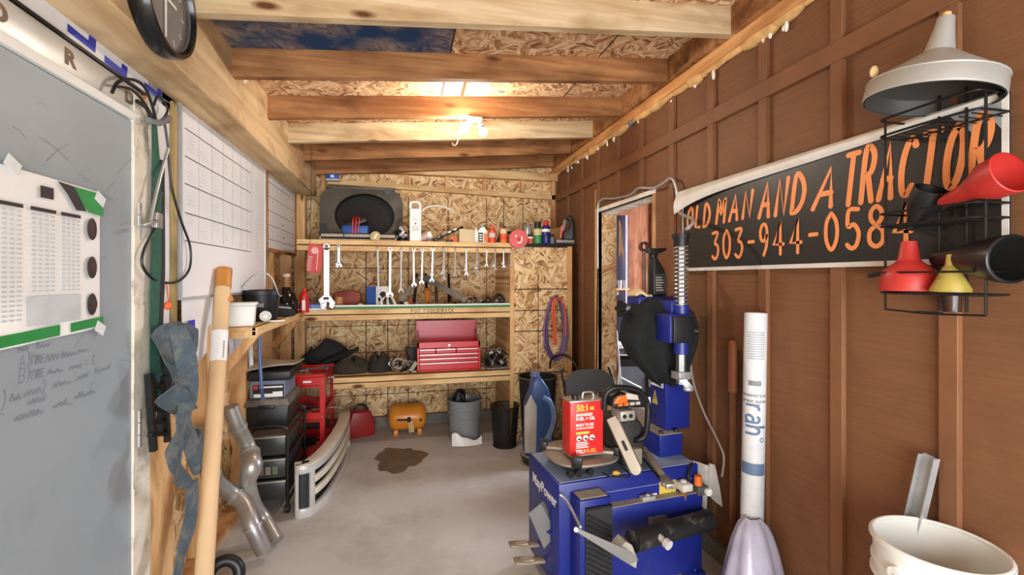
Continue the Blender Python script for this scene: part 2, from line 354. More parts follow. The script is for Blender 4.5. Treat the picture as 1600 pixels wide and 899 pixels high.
# ---------------------------------------------------------------- room shell
XL, XLS, XR, YB = -1.0, -1.09, 1.645, 4.87
def tagS(o): return struct(o)
fl = tagS(G().bx(-1.4, 1.8, -1.6, YB + .1, -.1, 0).build('floor', CONC))
fl2 = G().bx(1.8, 5.2, 1.6, 6.4, -.1, 0).build('floor', CONC_D); tagS(fl2)
dp = []
for k in range(48):
    a = 2 * pi * k / 48; r = 1 + .13 * sin(3 * a + 1) + .08 * sin(7 * a) + .04 * sin(13 * a); dp.append((-.03 + .20 * r * cos(a), 3.94 + .26 * r * sin(a)))
st = G().prism(dp, .0004, .001, 'XY').build('damp_patch', pm('damp_concrete', (104, 92, 78), .4, 0, .25, 9), fl)
# left wall: sheathing and open studs
wl = tagS(G().bx(XLS - .02, XLS, -1.3, YB, 0, 2.75).build('wall_left', OSB_L))
for k, y in enumerate((2.11, 2.72, 3.32, 3.96, 4.57)):
    G().bx(XLS, XL, y, y + .04, .04, 2.30).build('stud', LUM_Z, wl)
G().bx(XLS, XL, 2.10, YB, 0, .04).build('sole_plate', LUM_Y, wl)
# back wall: strand board, blocking, seams
wb = tagS(G().bx(XLS - .02, 1.85, YB, YB + .02, 0, 2.95).build('wall_back', OSB_B))
G().bx(XL, XR, YB - .09, YB, 2.56, 2.64).build('top_plate', LUM_X, wb)
zr = 2.405
G().bar((-.72, YB - .03, 2.45), (1.62, YB - .03, 2.385), .06, .05).build('nailer', LUM_X, wb)
for px in (506, 575, 636, 698, 757, 816, 864):
    x = xs(px, YB - .03)
    if px in (506, 864): G().bx(x - .02, x + .02, YB - .06, YB, .0, 2.57).build('stud', LUM_Z, wb)
    else: G().bx(x - .019, x + .019, YB - .04, YB, 2.43, 2.57).build('stud', LUM_Z, wb)
    if px not in (506, 864): G().bx(x - .019, x + .019, YB - .02, YB, 2.34, 2.38).build('stud', LUM_Z, wb)
sm = G()
for px in (572, 606, 638, 700, 760, 787, 817): sm.bx(xs(px, YB) - .004, xs(px, YB) + .004, YB - .002, YB, 0, 2.36)
for z in (.32, .75, 1.02, 1.6): sm.bx(XLS, 1.6, YB - .002, YB, z - .003, z + .003)
sm.build('seam', SEAM, wb)
G().bx(XLS, 1.65, YB - .05, YB, 0, .10).build('sole_plate', CONC_D, wb)
# right wall: brown board-and-batten siding with a doorway
DY0, DY1, DZ = 2.80, 3.71, 2.07
wr = G().bx(XR, XR + .03, -1.3, DY0, .10, 3.0).bx(XR, XR + .03, DY1, YB, .10, 3.0).bx(XR, XR + .03, DY0, DY1, DZ, 3.0)
wr = tagS(wr.build('wall_right', SIDING))
G().bx(XR - .03, XR + .03, -.4, DY0, 0, .10).bx(XR - .03, XR + .03, DY1, YB, 0, .10).build('curb', CONC_D, wr)
bt = []
y = .317
while y < YB:
    segs = [(.10, 2.335)] if not (DY0 - .03 < y < DY1 + .03) else [(DZ + .03, 2.335)]
    for z0, z1 in segs + [(2.415, 2.76)]:
        G().bx(XR - .022, XR, y - .026, y + .026, z0, z1).build('batten', SIDING_T, wr, bev=.002, seg=1)
    y += .375
G().bx(XR - .024, XR, -.4, YB, 2.335, 2.415).build('rail', SIDING_T, wr, bev=.002, seg=1)
# doorway: jamb of strand board, ragged white head
jm = tagS(G().bx(XR - .01, XR + .17, DY1, DY1 + .02, 0, DZ).build('trim_1', osb('strand_board_jamb', 'XZ', [(176, 128, 80), (214, 170, 116), (232, 198, 146), (240, 212, 166), (246, 224, 184)])))
G().bx(XR - .012, XR + .17, DY0 - .02, DY0, 0, DZ).build('near_jamb', LUM_Z, jm)
hd = G().bx(XR - .012, XR + .17, DY0 - .02, DY1 + .02, DZ, DZ + .03)
for k in range(16):
    yy = DY0 + .03 + k * .056; hd.bx(XR + .03, XR + .11, yy, yy + .06, DZ - .012 - .02 * random.random(), DZ + .001)
hd.build('ragged_head', FOAMW, jm)
G().bx(XR - .014, XR - .001, DY1 + .02, DY1 + .05, .2, 2.27).build('edge_strip', LUM_Z, jm)
sp = G().prism([(0, 0), (.02, -.05), (.03, -.22), (.055, -.36), (.015, -.27), (0, -.33)], -.004, .004, 'XZ').build('torn_splinter', LUM_Z, jm, loc=(XR + .19, DY1 - .01, DZ - .06))
# roof: sloping strand board deck, joists, ledger, beam
SL = .087
def jz(x): return 2.705 - SL * (1.6 - x)           # underside of the joists
def slab(g, x0, x1, y0, y1, z0, z1):                # box whose top and bottom follow the roof pitch
    vs = [(x, yy, jz(x) + z) for x in (x0, x1) for yy in (y0, y1) for z in (z0, z1)]
    return g.add(vs, [(0, 1, 3, 2), (4, 6, 7, 5), (0, 4, 5, 1), (2, 3, 7, 6), (0, 2, 6, 4), (1, 5, 7, 3)])
g = slab(G(), -1.1, 1.85, -1.3, 1.99, .140, .155); g = slab(g, .247, 1.85, 1.99, 2.54, .140, .155); g = slab(g, -1.1, 1.85, 2.54, YB + .05, .140, .155)
ce = tagS(g.build('ceiling', OSB_R))
slab(G(), -1.1, .245, 1.99, 2.54, .1395, .155).build('blue_panel', OSB_BLUE, ce)
JY = (-.36, .22, .80, 1.38, 1.96, 2.52, 3.13, 3.66, 4.19, 4.72)
for k, y in enumerate(JY):
    slab(G(), -.82, 1.61, y, y + .045, 0, .139).build('joist', JOISTP if k in (3, 4, 7) else JOIST, ce)  # shade-darkened timber for most joists, pale timber for the brighter ones
sg = G()
for xx in (.25, 1.12):
    for a, b in zip(JY[4:], JY[5:]): slab(sg, xx - .004, xx + .004, a + .046, b - .001, .1385, .1396)
sg.build('seam', SEAM, ce)
bl = G()
for a, b in zip(JY, JY[1:]): slab(bl, 1.57, 1.61, a + .045, b, -.0, .139)
bl.build('blocking', JOIST, ce)
lg = tagS(G().bx(1.60, XR, -.4, YB, 2.645, 2.86).build('trim_2', wood('ledger_timber', (206, 142, 82), (230, 176, 116), 1, stain=(150, 90, 46))))
fm = G(); random.seed(3)
y = .6
while y < YB - .05:
    l = random.uniform(.08, .26); a = random.uniform(.016, .042)
    fm.ell((XR - .012, y + l / 2, 2.642 + random.uniform(-.008, .012)), (a * .8, l * .62, a)); y += l * .8
fm.build('foam_bead', FOAM, lg)
fw = G()
for px, py in ((1115, 72), (1232, 20), (1200, 40), (1050, 142), (960, 182), (935, 205), (918, 225), (905, 242), (895, 252), (888, 262), (1090, 95), (1000, 180), (950, 195)):
    p = onX(px, py, XR - .012); n = random.randint(1, 3)
    for _ in range(n): fw.ell((p.x - .006, p.y + random.uniform(-.02, .02), 2.622 - random.uniform(0, .03)), (.008, .01, random.uniform(.008, .026)))
fw.build('foam_drip', FOAMW, lg)
bm_ = tagS(G().bx(-1.02, -.82, -.4, 4.80, 2.295, 2.69).build('trim_3', BEAMW, bev=.006, seg=1))
G().bx(-1.0, -.91, 4.71, 4.80, .04, 2.295).build('beam_post', LUM_Z, bm_)
# room beyond the doorway
nr = tagS(G().bx(1.8, 4.6, 5.95, 5.98, 0, 2.7).bx(4.4, 4.43, 1.6, 6, 0, 2.7).bx(1.8, 4.5, 1.6, 1.63, 0, 2.7).build('wall_far', wood('far_boards', (150, 94, 66), (186, 124, 88), 2, stain=(96, 54, 40))))
tagS(G().bx(1.8, 4.6, 1.6, 6, 2.62, 2.66).build('ceiling', JOIST))
tagS(G().bx(1.8, 1.83, 1.6, DY0 - .02, 0, 2.7).bx(1.8, 1.83, DY1 + .03, 6, 0, 2.7).build('wall_partition', SIDING))
tagS(G().bx(XLS, XR + .03, -1.3, -1.2, 2.0, 3.0).build('header_light_block', SIDING))  # unseen header, added to keep daylight from the opening off the ceiling
# strand-board clad pillar at the right end of the shelves
pl = tagS(G().bx(.965, XR - .10, 4.13, YB - .01, 0, 1.79).build('trim_4', OSB_B))
G().bx(.955, .995, 4.118, 4.16, 0, 1.72).build('corner_strip', LUM_Z, pl)
G().bx(XR - .135, XR - .09, 4.112, 4.15, 0, 1.80).build('corner_strip', LUM_Z, pl)
sm = G()
for py in (452, 485, 517, 582): z = onY(850, py, 4.13).z; sm.bx(.995, XR - .135, 4.127, 4.131, z - .004, z + .004)
sm.bx(xs(841, 4.13) - .003, xs(841, 4.13) + .003, 4.1272, 4.131, .1, 1.55); sm.build('seam', SEAM, pl)

# ---------------------------------------------------------------- left wall: door, wrap, boards, beam clock
QL, QR = pi / 2, -pi / 2          # things facing the room from the left wall / from the right wall
DOORP = pm('grey_door_paint', (150, 160, 166), .45, 0, .05, 2.5, 0, .4, dirt=(136, 146, 152), dirt_amt=.35)
WRAP = pm('house_wrap_white', (228, 230, 232), .5, 0, .06, 6, .25)
d1 = tagS(G().bx(0, .95, 0, .045, .01, 2.095).build('door_1', DOORP, loc=(XL, 1.105, 0), rot=(0, 0, QL), bev=.003, seg=1))
for z in (1.72, .92, .25): 
    h = G()
    for k in range(3): h.cyl((.955, -.008, z - .07 + k * .048), (.955, -.008, z - .026 + k * .048), .009)
    h.bx(.93, .955, -.004, .002, z - .07, z + .07); h.build('hinge', STEEL, d1)
hw = G(); hr_ = random.Random(17)
def dp_at(px, py): q = onX(px, py, XL + .001); return q.y - 1.105, q.z
def scrawl(px0, py0, px1, py1):
    """illegible cursive word between two points of the door"""
    a, b_ = dp_at(px0, py0), dp_at(px1, py1); n = max(6, int((b_[0] - a[0]) / .007)); pts = []
    for k in range(n + 1): pts.append((a[0] + (b_[0] - a[0]) * k / n + hr_.uniform(-.002, .002), a[1] + (b_[1] - a[1]) * k / n + (.013 if k % 2 else 0) * hr_.uniform(.4, 1.6), 0))
    hw.strokes([[(q.x, q.y) for q in cr(pts, 4)]], .0026, -.0006)
for t, px, py, h in (('A)', 30, 577, .036), ('B)', 30, 600, .038), (')', 2, 640, .05), ('= 1.', 134, 574, .034), ('TIRE', 47, 571, .022), ('TIRE', 47, 594, .022), (')', 66, 616, .04)):
    x, z = dp_at(px, py); hw.strokes(letters(t, x, z, h, .8, .12, .22), .0026, -.0006)
for w in ((28, 551, 44, 546), (56, 545, 78, 541), (71, 566, 92, 561), (95, 561, 118, 555), (122, 553, 138, 548), (74, 586, 97, 581), (108, 578, 127, 574), (16, 628, 31, 624), (38, 621, 64, 614), (82, 607, 110, 599), (120, 594, 138, 589), (148, 584, 172, 576), (22, 660, 66, 647), (82, 639, 104, 631), (116, 624, 148, 615), (42, 634, 70, 627)): scrawl(*w)
hw.build('marker_writing', pm('faded_marker', (122, 132, 144), .6), d1)
sc = G()
for k in range(26):
    x, z = random.uniform(.3, .9), random.uniform(1.1, 2.0); a = random.uniform(-.5, .9); l = random.uniform(.02, .14)
    sc.strokes([[(x, z), (x + l * cos(a) * .5, z + l * sin(a) * .5 + .006), (x + l * cos(a), z + l * sin(a))]], .0016, -.0006)
sc.build('scuff', pm('scuff_grey', (122, 132, 140), .6), d1)
# metal frame head with cut out letters, peeling jamb
fr = tagS(G().bx(0, 1.02, -.006, .06, 2.128, 2.222).build('trim_5', pm('dull_aluminium', (206, 206, 202), .4, .35, .06, 8), loc=(XL, 1.06, 0), rot=(0, 0, QL), bev=.004))
G().bx(0, 1.0, -.012, .05, 2.098, 2.126).build('head_stop', WHITE, fr); G().bx(0, 1.05, -.01, .03, 2.224, 2.234).build('drip_edge', BLACKM, fr)
for ch, x in (('R', .60), ('D', .91), ('O', .33)): text(ch, .066, pm('rust_letter', (120, 98, 76), .6), fr, (x, -.0068, 2.152), name='stamped_letter', bold=.0028, sx=1.25)
pj_ = G()
for k in range(22):
    z0 = k * .1; pj_.bx(.965, 1.075 + random.uniform(.0, .014), -.012 + random.uniform(0, .006), .05, z0, z0 + .1)
pj_.build('peeling_jamb', pm('peeling_paint', (222, 214, 196), .75, 0, .1, 12, .4, dirt=(120, 92, 64), dirt_amt=.36), fr)
G().bx(1.255, 1.295, -.014, -.003, 1.0, 2.28).build('raw_edge', wood('raw_edge_wood', (150, 128, 78), (196, 168, 110), 2), wl, loc=(XL, 1.06, 0), rot=(0, 0, QL))
wp = G().bx(1.08 + .0, 1.30, -.002, .004, .98, 2.30).bx(0, 1.30, -.002, .004, 2.24, 2.30)
wp = wp.build('house_wrap', WRAP, wl, loc=(XL, 1.06, 0), rot=(0, 0, QL))
G().bx(1.0, 1.30, .003, .09, 0, 2.24).bx(-.2, 1.3, .02, .09, 2.2, 2.30).build('packing_board', LUM_Z, wl, loc=(XL, 1.06, 0), rot=(0, 0, QL))
rp = G(); rr = random.Random(8)
for k in range(26):
    z = 1.39 + k * .024; y0 = 2.166 + rr.uniform(-.003, .003)
    rp.bx(XL + .0028, XL + .0036, y0, y0 + .03, z, z + .006 + .006 * rr.random())
    if k % 3: rp.bx(XL + .0028, XL + .0036, y0 + rr.choice((0, .022)), y0 + .03, z, z + .016)
rp.build('red_print', pm('wrap_red_ink', (206, 70, 60), .6), wl)
bg = G()
for x, z in ((.62, 2.262), (.80, 2.25), (1.05, 2.262)): bg.prism([(x, z - .008), (x + .13, z - .012), (x + .135, z + .034), (x + .10, z + .034), (x + .096, z + .012), (x, z + .016)], -.0034, -.003, 'XZ')
bg.build('blue_print', pm('wrap_blue_ink', (44, 58, 176), .6), wp)
# second wrap piece hanging below the boards between the studs
for a, (y0, y1, z0, z1) in enumerate(((2.42, 2.78, 1.06, 1.40), (3.0, 3.28, 1.02, 1.22), (3.36, 3.44, .86, 1.13))):
    w = G().surf(lambda u, v: V((XL + .006 + .012 * sin(5 * u + a) * v, y0 + (y1 - y0) * u, z1 + (z0 - z1) * v * (1 - .18 * u * (a == 0)))), 10, 6, .002).build('wrap_scrap', WRAP, wl)
lgx = G().bx(XL + .0195, XL + .021, 2.452, 2.52, 1.20, 1.30).build('blue_mark', pm('wrap_blue_ink', (44, 58, 176)), wl)
# poster
ps = thing('wall_poster', 'white tire data poster with green corners taped on the grey door', 'poster', (XL + .001, 1.16, 1.335), QL)
PW, PH = .672, .455
pt = G().surf(lambda u, v: V((PW * u, -.003 - .006 * sin(3 * pi * u) ** 2 * (v < .3) - .004 * sin(pi * u), PH * v + (1 - v) * -.028 * (1 - u))), 24, 10, -.0008).build('sheet', WHITEP, ps)
def pos(g, x0, x1, z0, z1, y=-.0132): return g.bx(x0, x1, y - .0002, y, z0, z1)
gg = G().prism([(.50, .455 - .008), (.672, .447), (.672, .372), (.60, .378), (.56, .40)], -.0136, -.0134, 'XZ').prism([(0, -.022), (.47, -.004), (.47, .028), (0, .006)], -.0136, -.0134, 'XZ').prism([(.515, .0), (.672, .008), (.672, .036), (.515, .028)], -.0136, -.0134, 'XZ')
gg.build('green_band', pm('poster_green', (38, 140, 66), .6), ps)
bb = G().prism([(.46, .45), (.53, .447), (.57, .40), (.585, .378), (.54, .376), (.50, .42)], -.0139, -.0137, 'XZ'); pos(bb, .395, .445, .392, .425)
for x0, x1 in ((.13, .22), (.24, .335), (.36, .455), (.475, .56)): pos(bb, x0, x1, .352, .362)
bb.build('black_print', pm('poster_black', (40, 36, 40), .6), ps)
gl = G()
for x0, x1 in ((.13, .22), (.24, .335), (.36, .455), (.475, .56)):
    for k in range(24):
        z = .34 - k * .0125
        if x0 > .3 and z < .125: continue
        for j in range(4): pos(gl, x0 + j * (x1 - x0) / 4 + .002, x0 + (j + .8) * (x1 - x0) / 4, z, z + .005)
pos(gl, .345, .56, .035, .115); gl.build('table_print', pm('poster_table', (196, 202, 206), .7), ps)
for k, z in enumerate((.295, .17, .05)):
    G().ell((.615, -.0132, z + .03), (.024, .002, .036)).build('tire_picture', pm('tire_print', (52, 40, 40), .6), ps)
    G().ell((.619 + .004 * k, -.0144, z + .03), (.012, .0016, .019)).build('rim_picture', pm('rim_print', (140, 136, 138) if k else (70, 46, 42), .6), ps)
for x, z in ((.655, .43), (.655, -.002), (.30, .46)): G().box((x, -.0142, z), (.05, .0004, .035), (0, .5, 0)).build('tape', pm('tape_clear', (222, 228, 228), .3), ps)
# whiteboard with ruled planner grid
wbd = thing('whiteboard', 'large ruled whiteboard hung on the left wall below the beam, no wooden frame', 'whiteboard', (XL + .001, 2.377, 1.40), QL)
WW, WH = 1.335, .925
G().bx(.012, WW - .012, -.014, 0, .012, WH - .012).build('board_face', pm('whiteboard_gloss', (236, 239, 243), .25, 0, .015, 3), wbd)
G().bx(0, WW, -.02, 0, 0, .014).bx(0, WW, -.02, 0, WH - .014, WH).bx(0, .014, -.02, 0, .014, WH - .014).bx(WW - .014, WW, -.02, 0, .014, WH - .014).build('frame', pm('satin_aluminium', (196, 200, 204), .35, .5, .04), wbd, bev=.002, seg=1)
gr = G()
for z in (.797, .668, .540, .405, .275): gr.bx(.05, 1.0, -.0147, -.0142, z - .0022, z + .0022)
gr.build('ruled_row', INK, wbd)
gr = G()
for x in (.20, .36, .52, .66, .80, .93, 1.02): gr.bx(x - .001, x + .001, -.0147, -.0142, .29, .90)
gr.build('ruled_column', INK_S, wbd)
sc = G(); rr = random.Random(5)
for r_, z in enumerate((.70, .62, .56, .45, .36, .30, .74)):
    for c_ in range(8):
        if rr.random() < .35: continue
        for q in range(3):
            x = .06 + c_ * .145 + rr.uniform(0, .02); zz = z + .018 * q; pts = [(x, zz)]
            for _ in range(rr.randint(5, 10)): pts.append((pts[-1][0] + .009, zz + rr.uniform(-.005, .007)))
            sc.strokes([pts], .0012, -.0144)
for q in range(22):
    z = .86 - q * .032; pts = [(1.10, z)]
    for _ in range(14): pts.append((pts[-1][0] + .010, z + rr.uniform(-.004, .005)))
    sc.strokes([pts], .001, -.0144)
sc.build('handwriting', INK_S, wbd)
cb = thing('planner_board', 'small wood-framed planner board right of the big whiteboard', 'whiteboard', (XL + .001, 3.735, 1.705), QL)
CW, CH = .95, .64
G().bx(.015, CW - .015, -.012, 0, .015, CH - .015).build('board_face', pm('whiteboard_gloss', (236, 239, 243)), cb)
OAK = wood('oak_frame', (156, 100, 54), (190, 132, 80), 0, knots=False)
G().bx(0, CW, -.022, 0, 0, .024).bx(0, CW, -.022, 0, CH - .024, CH).bx(0, .024, -.022, 0, .024, CH - .024).bx(CW - .024, CW, -.022, 0, .024, CH - .024).build('frame', OAK, cb, bev=.003)
gr = G()
for k in range(5): gr.bx(.05, CW - .05, -.0127, -.0122, .09 + k * .108, .094 + k * .108)
gr.build('ruled_row', INK, cb)
gr = G()
for k in range(8): gr.bx(.07 + k * .115, .0715 + k * .115, -.0127, -.0122, .05, .58)
gr.build('ruled_column', INK_S, cb)
for x, z in ((.48, .23), (.5, .13), (.80, .33), (.83, .16)): G().bx(x, x + .02, -.0128, -.0122, z, z + .018).build('note', INK, cb)
# clock on the beam
ck = thing('wall_clock', 'round black rimmed wall clock hanging on the side of the heavy beam', 'clock', (-.82, 1.79, 2.44), QL)
T = Matrix.Rotation(pi / 2, 4, 'X')
G().lathe([(0, 0), (.178, 0), (.182, .01), (.182, .05), (.176, .062), (.164, .062), (.158, .045), (.158, .03), (0, .03)], 48, T).build('rim', pm('gloss_black', (18, 18, 19), .2), ck)
G().lathe([(0, .031), (.157, .031), (.157, .033), (0, .033)], 48, T).build('dial', pm('grey_dial', (104, 98, 90), .5, 0, .12, 10), ck)
g = G()
for k in range(12):
    a = k * pi / 6; g.box((.13 * sin(a), -.0335, .13 * cos(a)), (.006, .001, .022), (0, a, 0))
g.build('hour_mark', pm('dial_mark', (186, 182, 172), .5), ck)
G().box((0, -.037, -.045), (.011, .002, .15)).build('minute_hand', WHITE, ck); G().box((.01, -.039, .012), (.12, .002, .010)).build('hour_hand', WHITE, ck)
G().lathe([(.155, .046), (.157, .049), (0, .055)], 48, T).build('lens', glass('clock_glass', (240, 240, 235), .02, .10), ck)
# nail heads on the beam
nb = G()
for px, py in ((387, 125), (460, 215)): p = onX(px, py, -.80); nb.ell((-.815, p.y, p.z), (.012, .016, .02))
nb.build('knob', FOAMW, bm_)
# hanging cords beside the boards
XC = XL + .03
def pw(px, py, x=XC): return onX(px, py, x)
cd = thing('cable_bundle', 'tangle of dark cords clipped above the door jamb', 'cable', pw(232, 165), 0)
o0 = V(cd.location)
def rel(pts, o): return [V(p) - V(o) for p in pts]
for pts, r in (([(175, 145), (185, 128), (205, 124), (225, 135), (238, 165), (243, 188)], .006), ([(180, 135), (205, 140), (225, 160), (246, 190), (262, 172), (248, 150), (240, 165)], .005), ([(214, 158), (230, 170), (240, 190), (262, 190)], .008)):
    G().tube(cr(rel([pw(*p) for p in pts], o0)), r, 6).build('cord', BLACK, cd)
G().tube(cr(rel([pw(232, 188, XC + .01), pw(250, 192, XC + .02), pw(264, 184, XC + .01)], o0)), .012, 8).build('clip', GREYP, cd)
tag(G().tube(cr([pw(*p) for p in ((256, 185), (262, 225), (268, 290), (283, 345), (297, 385), (296, 420), (278, 440), (250, 441), (232, 430), (222, 412), (226, 388), (240, 360), (252, 300))]), .0052, 8).build('cord_loop', BLACK), 'thin black cord hanging in one wide loop over the whiteboard edge', 'cable')
tag(G().tube(cr([pw(*p, XC + .02) for p in ((263, 232), (252, 270), (240, 320), (234, 352))]), .006, 8).build('metal_rod', STEEL), 'slim pale metal rod hanging aslant in the cord tangle', 'rod')
def ribbon(g, pts, w, tw, x_out=0., th=.003):
    """webbing along a path on the left wall; w widths, tw twist about the path"""
    n = len(pts); k = 5; P = cr([pw(*p) if len(p) == 2 else onX(p[0], p[1], XC + p[2]) for p in pts], k); m = len(P) - 1
    it = lambda a, t: a[min(int(t), n - 1)] * (1 - (t - int(t))) + a[min(int(t) + 1, n - 1)] * (t - int(t))
    def fn(u, v):
        f = u * m; i = min(int(round(f)), m); t = u * (n - 1); ww = it(w, t); a = it(tw, t)
        return P[i] + V((sin(a), cos(a), 0)) * (v - .5) * ww
    return g.surf(fn, m, 4, th)
gs = thing('ratchet_strap', 'dark green ratchet strap hanging straight down beside the door hinge', 'strap', pw(245, 330), 0)
o0 = V(gs.location)
def sub(mesh_g, o): mesh_g.v = [tuple(V(p) - V(o)) for p in mesh_g.v]; return mesh_g
sub(ribbon(G(), [(240, 190), (243, 250), (245, 320), (243, 420), (240, 520), (244, 600), (250, 640)], [.035, .035, .05, .055, .05, .06, .05], [0, .3, .1, .2, .1, .3, .2]), o0).build('webbing', pm('green_webbing', (40, 84, 68), .8, 0, .15, 30), gs)
sub(ribbon(G(), [(252, 250), (253, 340), (252, 430), (250, 520), (258, 590), (250, 680)], [.03, .03, .03, .03, .05, .05], [.2, .1, .4, .2, .6, .3]), o0).build('dark_webbing', pm('black_webbing', (38, 40, 40), .8), gs)
rt = G()
for k in range(5): rt.bar(pw(234, 600 + k * 20, XC + .02), pw(262, 606 + k * 18, XC + .03), .02, .016)
rt.bar(pw(232, 585, XC + .02), pw(240, 705, XC + .02), .022, .02).bar(pw(256, 588, XC + .03), pw(262, 690, XC + .03), .02, .02)
sub(rt, o0).build('ratchet', BLACKM, gs)
sub(G().box(pw(246, 345, XC + .02), (.02, .05, .06)).bar(pw(224, 352, XC + .03), pw(246, 345, XC + .03), .014, .01), o0).build('buckle', STEEL, gs, bev=.003)
tag(G().tube([pw(260, 440), pw(263, 470), pw(264, 484)], .003, 6).ell(pw(262, 478, XC + .01), (.014, .018, .018)).build('cord_stop', pm('orange_stop', (240, 104, 50), .4)), 'small bright orange plastic stop on a cord below the whiteboard', 'cord stop')
ts = thing('tow_strap', 'wide grey-blue tow strap hanging in loose twisted folds', 'strap', pw(280, 560), 0)
o0 = V(ts.location); TS = pm('tow_webbing', (72, 86, 96), .75, 0, .14, 24, .2, dirt=(124, 122, 112), dirt_amt=.4)
for nm, pts, w, tw in (
    ('upper_fold', [(264, 505, .04), (274, 520, .06), (282, 560, .08), (270, 595, .10), (268, 620, .10), (290, 642, .08)], [.10, .22, .22, .18, .16, .10], [.1, .4, .1, -.5, .3, .6]),
    ('front_fold', [(276, 510, .10), (290, 560, .12), (294, 620, .11), (286, 660, .11), (300, 700, .10), (306, 740, .09)], [.08, .08, .09, .12, .09, .03], [.3, .8, .4, .0, .3, .5]),
    ('side_fold', [(302, 672, .01), (313, 690, .02), (316, 730, .02), (308, 742, .03)], [.04, .1, .09, .03], [.2, .1, .2, .4]),
    ('lower_fold', [(283, 668, .10), (272, 700, .12), (276, 735, .12), (293, 760, .10)], [.05, .10, .12, .07], [.1, .2, -.2, .3]),
    ('tail', [(300, 752, .10), (299, 790, .10), (292, 835, .10), (280, 880, .10), (272, 925, .10)], [.06, .10, .10, .09, .08], [.3, .1, .2, .0, .1])):
    sub(ribbon(G(), pts, w, tw, th=.004), o0).build(nm, TS, ts)
# long cardboard tube
ct = thing('cardboard_tube', 'long tan cardboard tube with a paper label leaning against the left wall', 'tube', onZ(312, 1003, 0), 0)
pB = onZ(312, 1003, 0); pT = onX(350, 426, -.945)
G().cyl((0, 0, 0), pT - pB, .037, n=28).build('tube_wall', pm('tan_tube', (214, 180, 136), .8, 0, .06, 6), ct)
d = (pT - pB)
G().cyl(d * .945, d * 1.012, .0395, n=20).bar(d * .95, d * .90 + V((.04, .0, 0)), .03, .02).build('tape_cap', pm('brown_tape', (186, 124, 56), .4, 0, .15, 14), ct)
lb = G().cyl(d * .705, d * .80, .0377, n=28).build('label', WHITEP, ct)

bc = G()
for k in range(11): bc.bar(d * (.72 + .005 * k) + V((.024, -.0295, 0)), d * (.722 + .005 * k) + V((.024, -.0295, 0)), .022, .002)
bc.build('barcode', pm('print_grey', (120, 120, 118), .7), ct)
# exhaust pipes
EX = pm('aluminised_pipe', (168, 166, 162), .38, .7, .14, 6, .1, dirt=(150, 128, 100), dirt_amt=.4)
def pipe(name, label, pts, rs, rings):
    o = thing(name, label, 'exhaust pipe', pts[-1], 0); P = cr(rel(pts, pts[-1]), 6); n = len(pts)
    rr_ = []
    for i in range(len(P)):
        t = i / 6; a = min(int(t), n - 1); b = min(a + 1, n - 1); rr_.append(rs[a] * (1 - (t - a)) + rs[b] * (t - a))
    G().tube(P, rr_, 18).build('pipe', EX, o)
    for i in rings: G().tube([P[i] - (P[i + 1] - P[i]) * .35, P[i] + (P[i + 1] - P[i]) * .35], rr_[i] + .006, 18).build('clamp', STEEL, o)
    return o
f = lambda px, py, x: onX(px, py, x)
pipe('exhaust_pipe', 'exhaust pipe with a swollen middle leaning on the wall studs', [f(360, 636, -.93), f(372, 668, -.90), f(388, 700, -.86), f(393, 728, -.82), f(387, 755, -.84), f(398, 790, -.81), f(413, 812, -.765), V((-.68, 2.78, .045))], [.040, .041, .041, .058, .044, .037, .037, .037], [6, 14])
pipe('exhaust_pipe', 'double bent silver exhaust pipe passing behind the cardboard tube', [f(306, 672, -.985), f(318, 715, -.975), f(337, 752, -.95), f(362, 772, -.90), f(382, 790, -.83), f(395, 824, -.77), V((-.72, 2.68, .055))], [.041] * 7, [10, 20, 30])
# tow ring on its post
hr = thing('lunette_ring', 'black steel tow ring on a blue foot in front of the exhaust pipes', 'tow ring', (-.78, 2.30, 0), 0)
G().bx(-.09, .09, -.05, .05, 0, .014).bx(-.03, .03, -.02, .02, .014, .10).build('foot', BLUEP, hr, bev=.004)
G().torus((0, 0, .17), .06, .026, (.15, -1, .3), 32, 10).build('ring', BLACKM, hr); G().bx(-.07, .09, -.02, .03, .08, .115).build('neck', BLACKM, hr, bev=.006)

# ---------------------------------------------------------------- the three back shelves and the side shelf
YF = 4.12                                  # front of the shelves
Z1, Z2, Z3 = 1.825, 1.236, .655           # their tops
def shelf(label, z, x0, x1, low=False):
    o = thing('workshop_shelf', label, 'shelf', (x0, YF, z), 0, None)
    w = x1 - x0
    if low: G().bx(0, w, .04, YB - YF - .06, -.016, 0).bx(-.40, 0, .42, YB - YF - .06, -.016, 0).build('board', LUM_X, o)
    else: G().bx(0, w, .04, YB - YF - .06, -.016, 0).build('board', LUM_X, o)
    G().bx(0, w, 0, .09, -.042, 0).build('edge_rail', LUM_X, o, bev=.003, seg=1)
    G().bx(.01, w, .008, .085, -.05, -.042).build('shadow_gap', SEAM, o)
    G().bx(0, w, 0.002, .09, -.094, -.05).build('edge_rail', LUM_X, o, bev=.003, seg=1)
    return o
s1 = shelf('top board shelf holding the fan shroud and spray cans, spanners hung from its edge', Z1, xs(463, YF), .97)
s2 = shelf('middle board shelf with a green edge strip and marker lettering on its front', Z2, -.95, .965)
s3 = shelf('lowest board shelf carrying the red tool chest', Z3, -.575, .965, True)
G().bx(.97 - s1.location.x, 1.54 - s1.location.x, .0, YB - YF - .06, -.034, 0).build('end_board', BLACKM, s1)
mk = G().strokes(letters('PUT TOOLS BACK', xs(643, YF) + .95, -.036, .030, .95, 0, .42), .0042, -.0006); mk.build('lettering', INK, s2)
mk = G().strokes(letters('OL MA W L HURT', xs(643, YF) + .95, -.084, .026, .95, 0, .42), .003, .0014); mk.build('faded_lettering', pm('faded_pencil', (178, 140, 96), .7), s2)
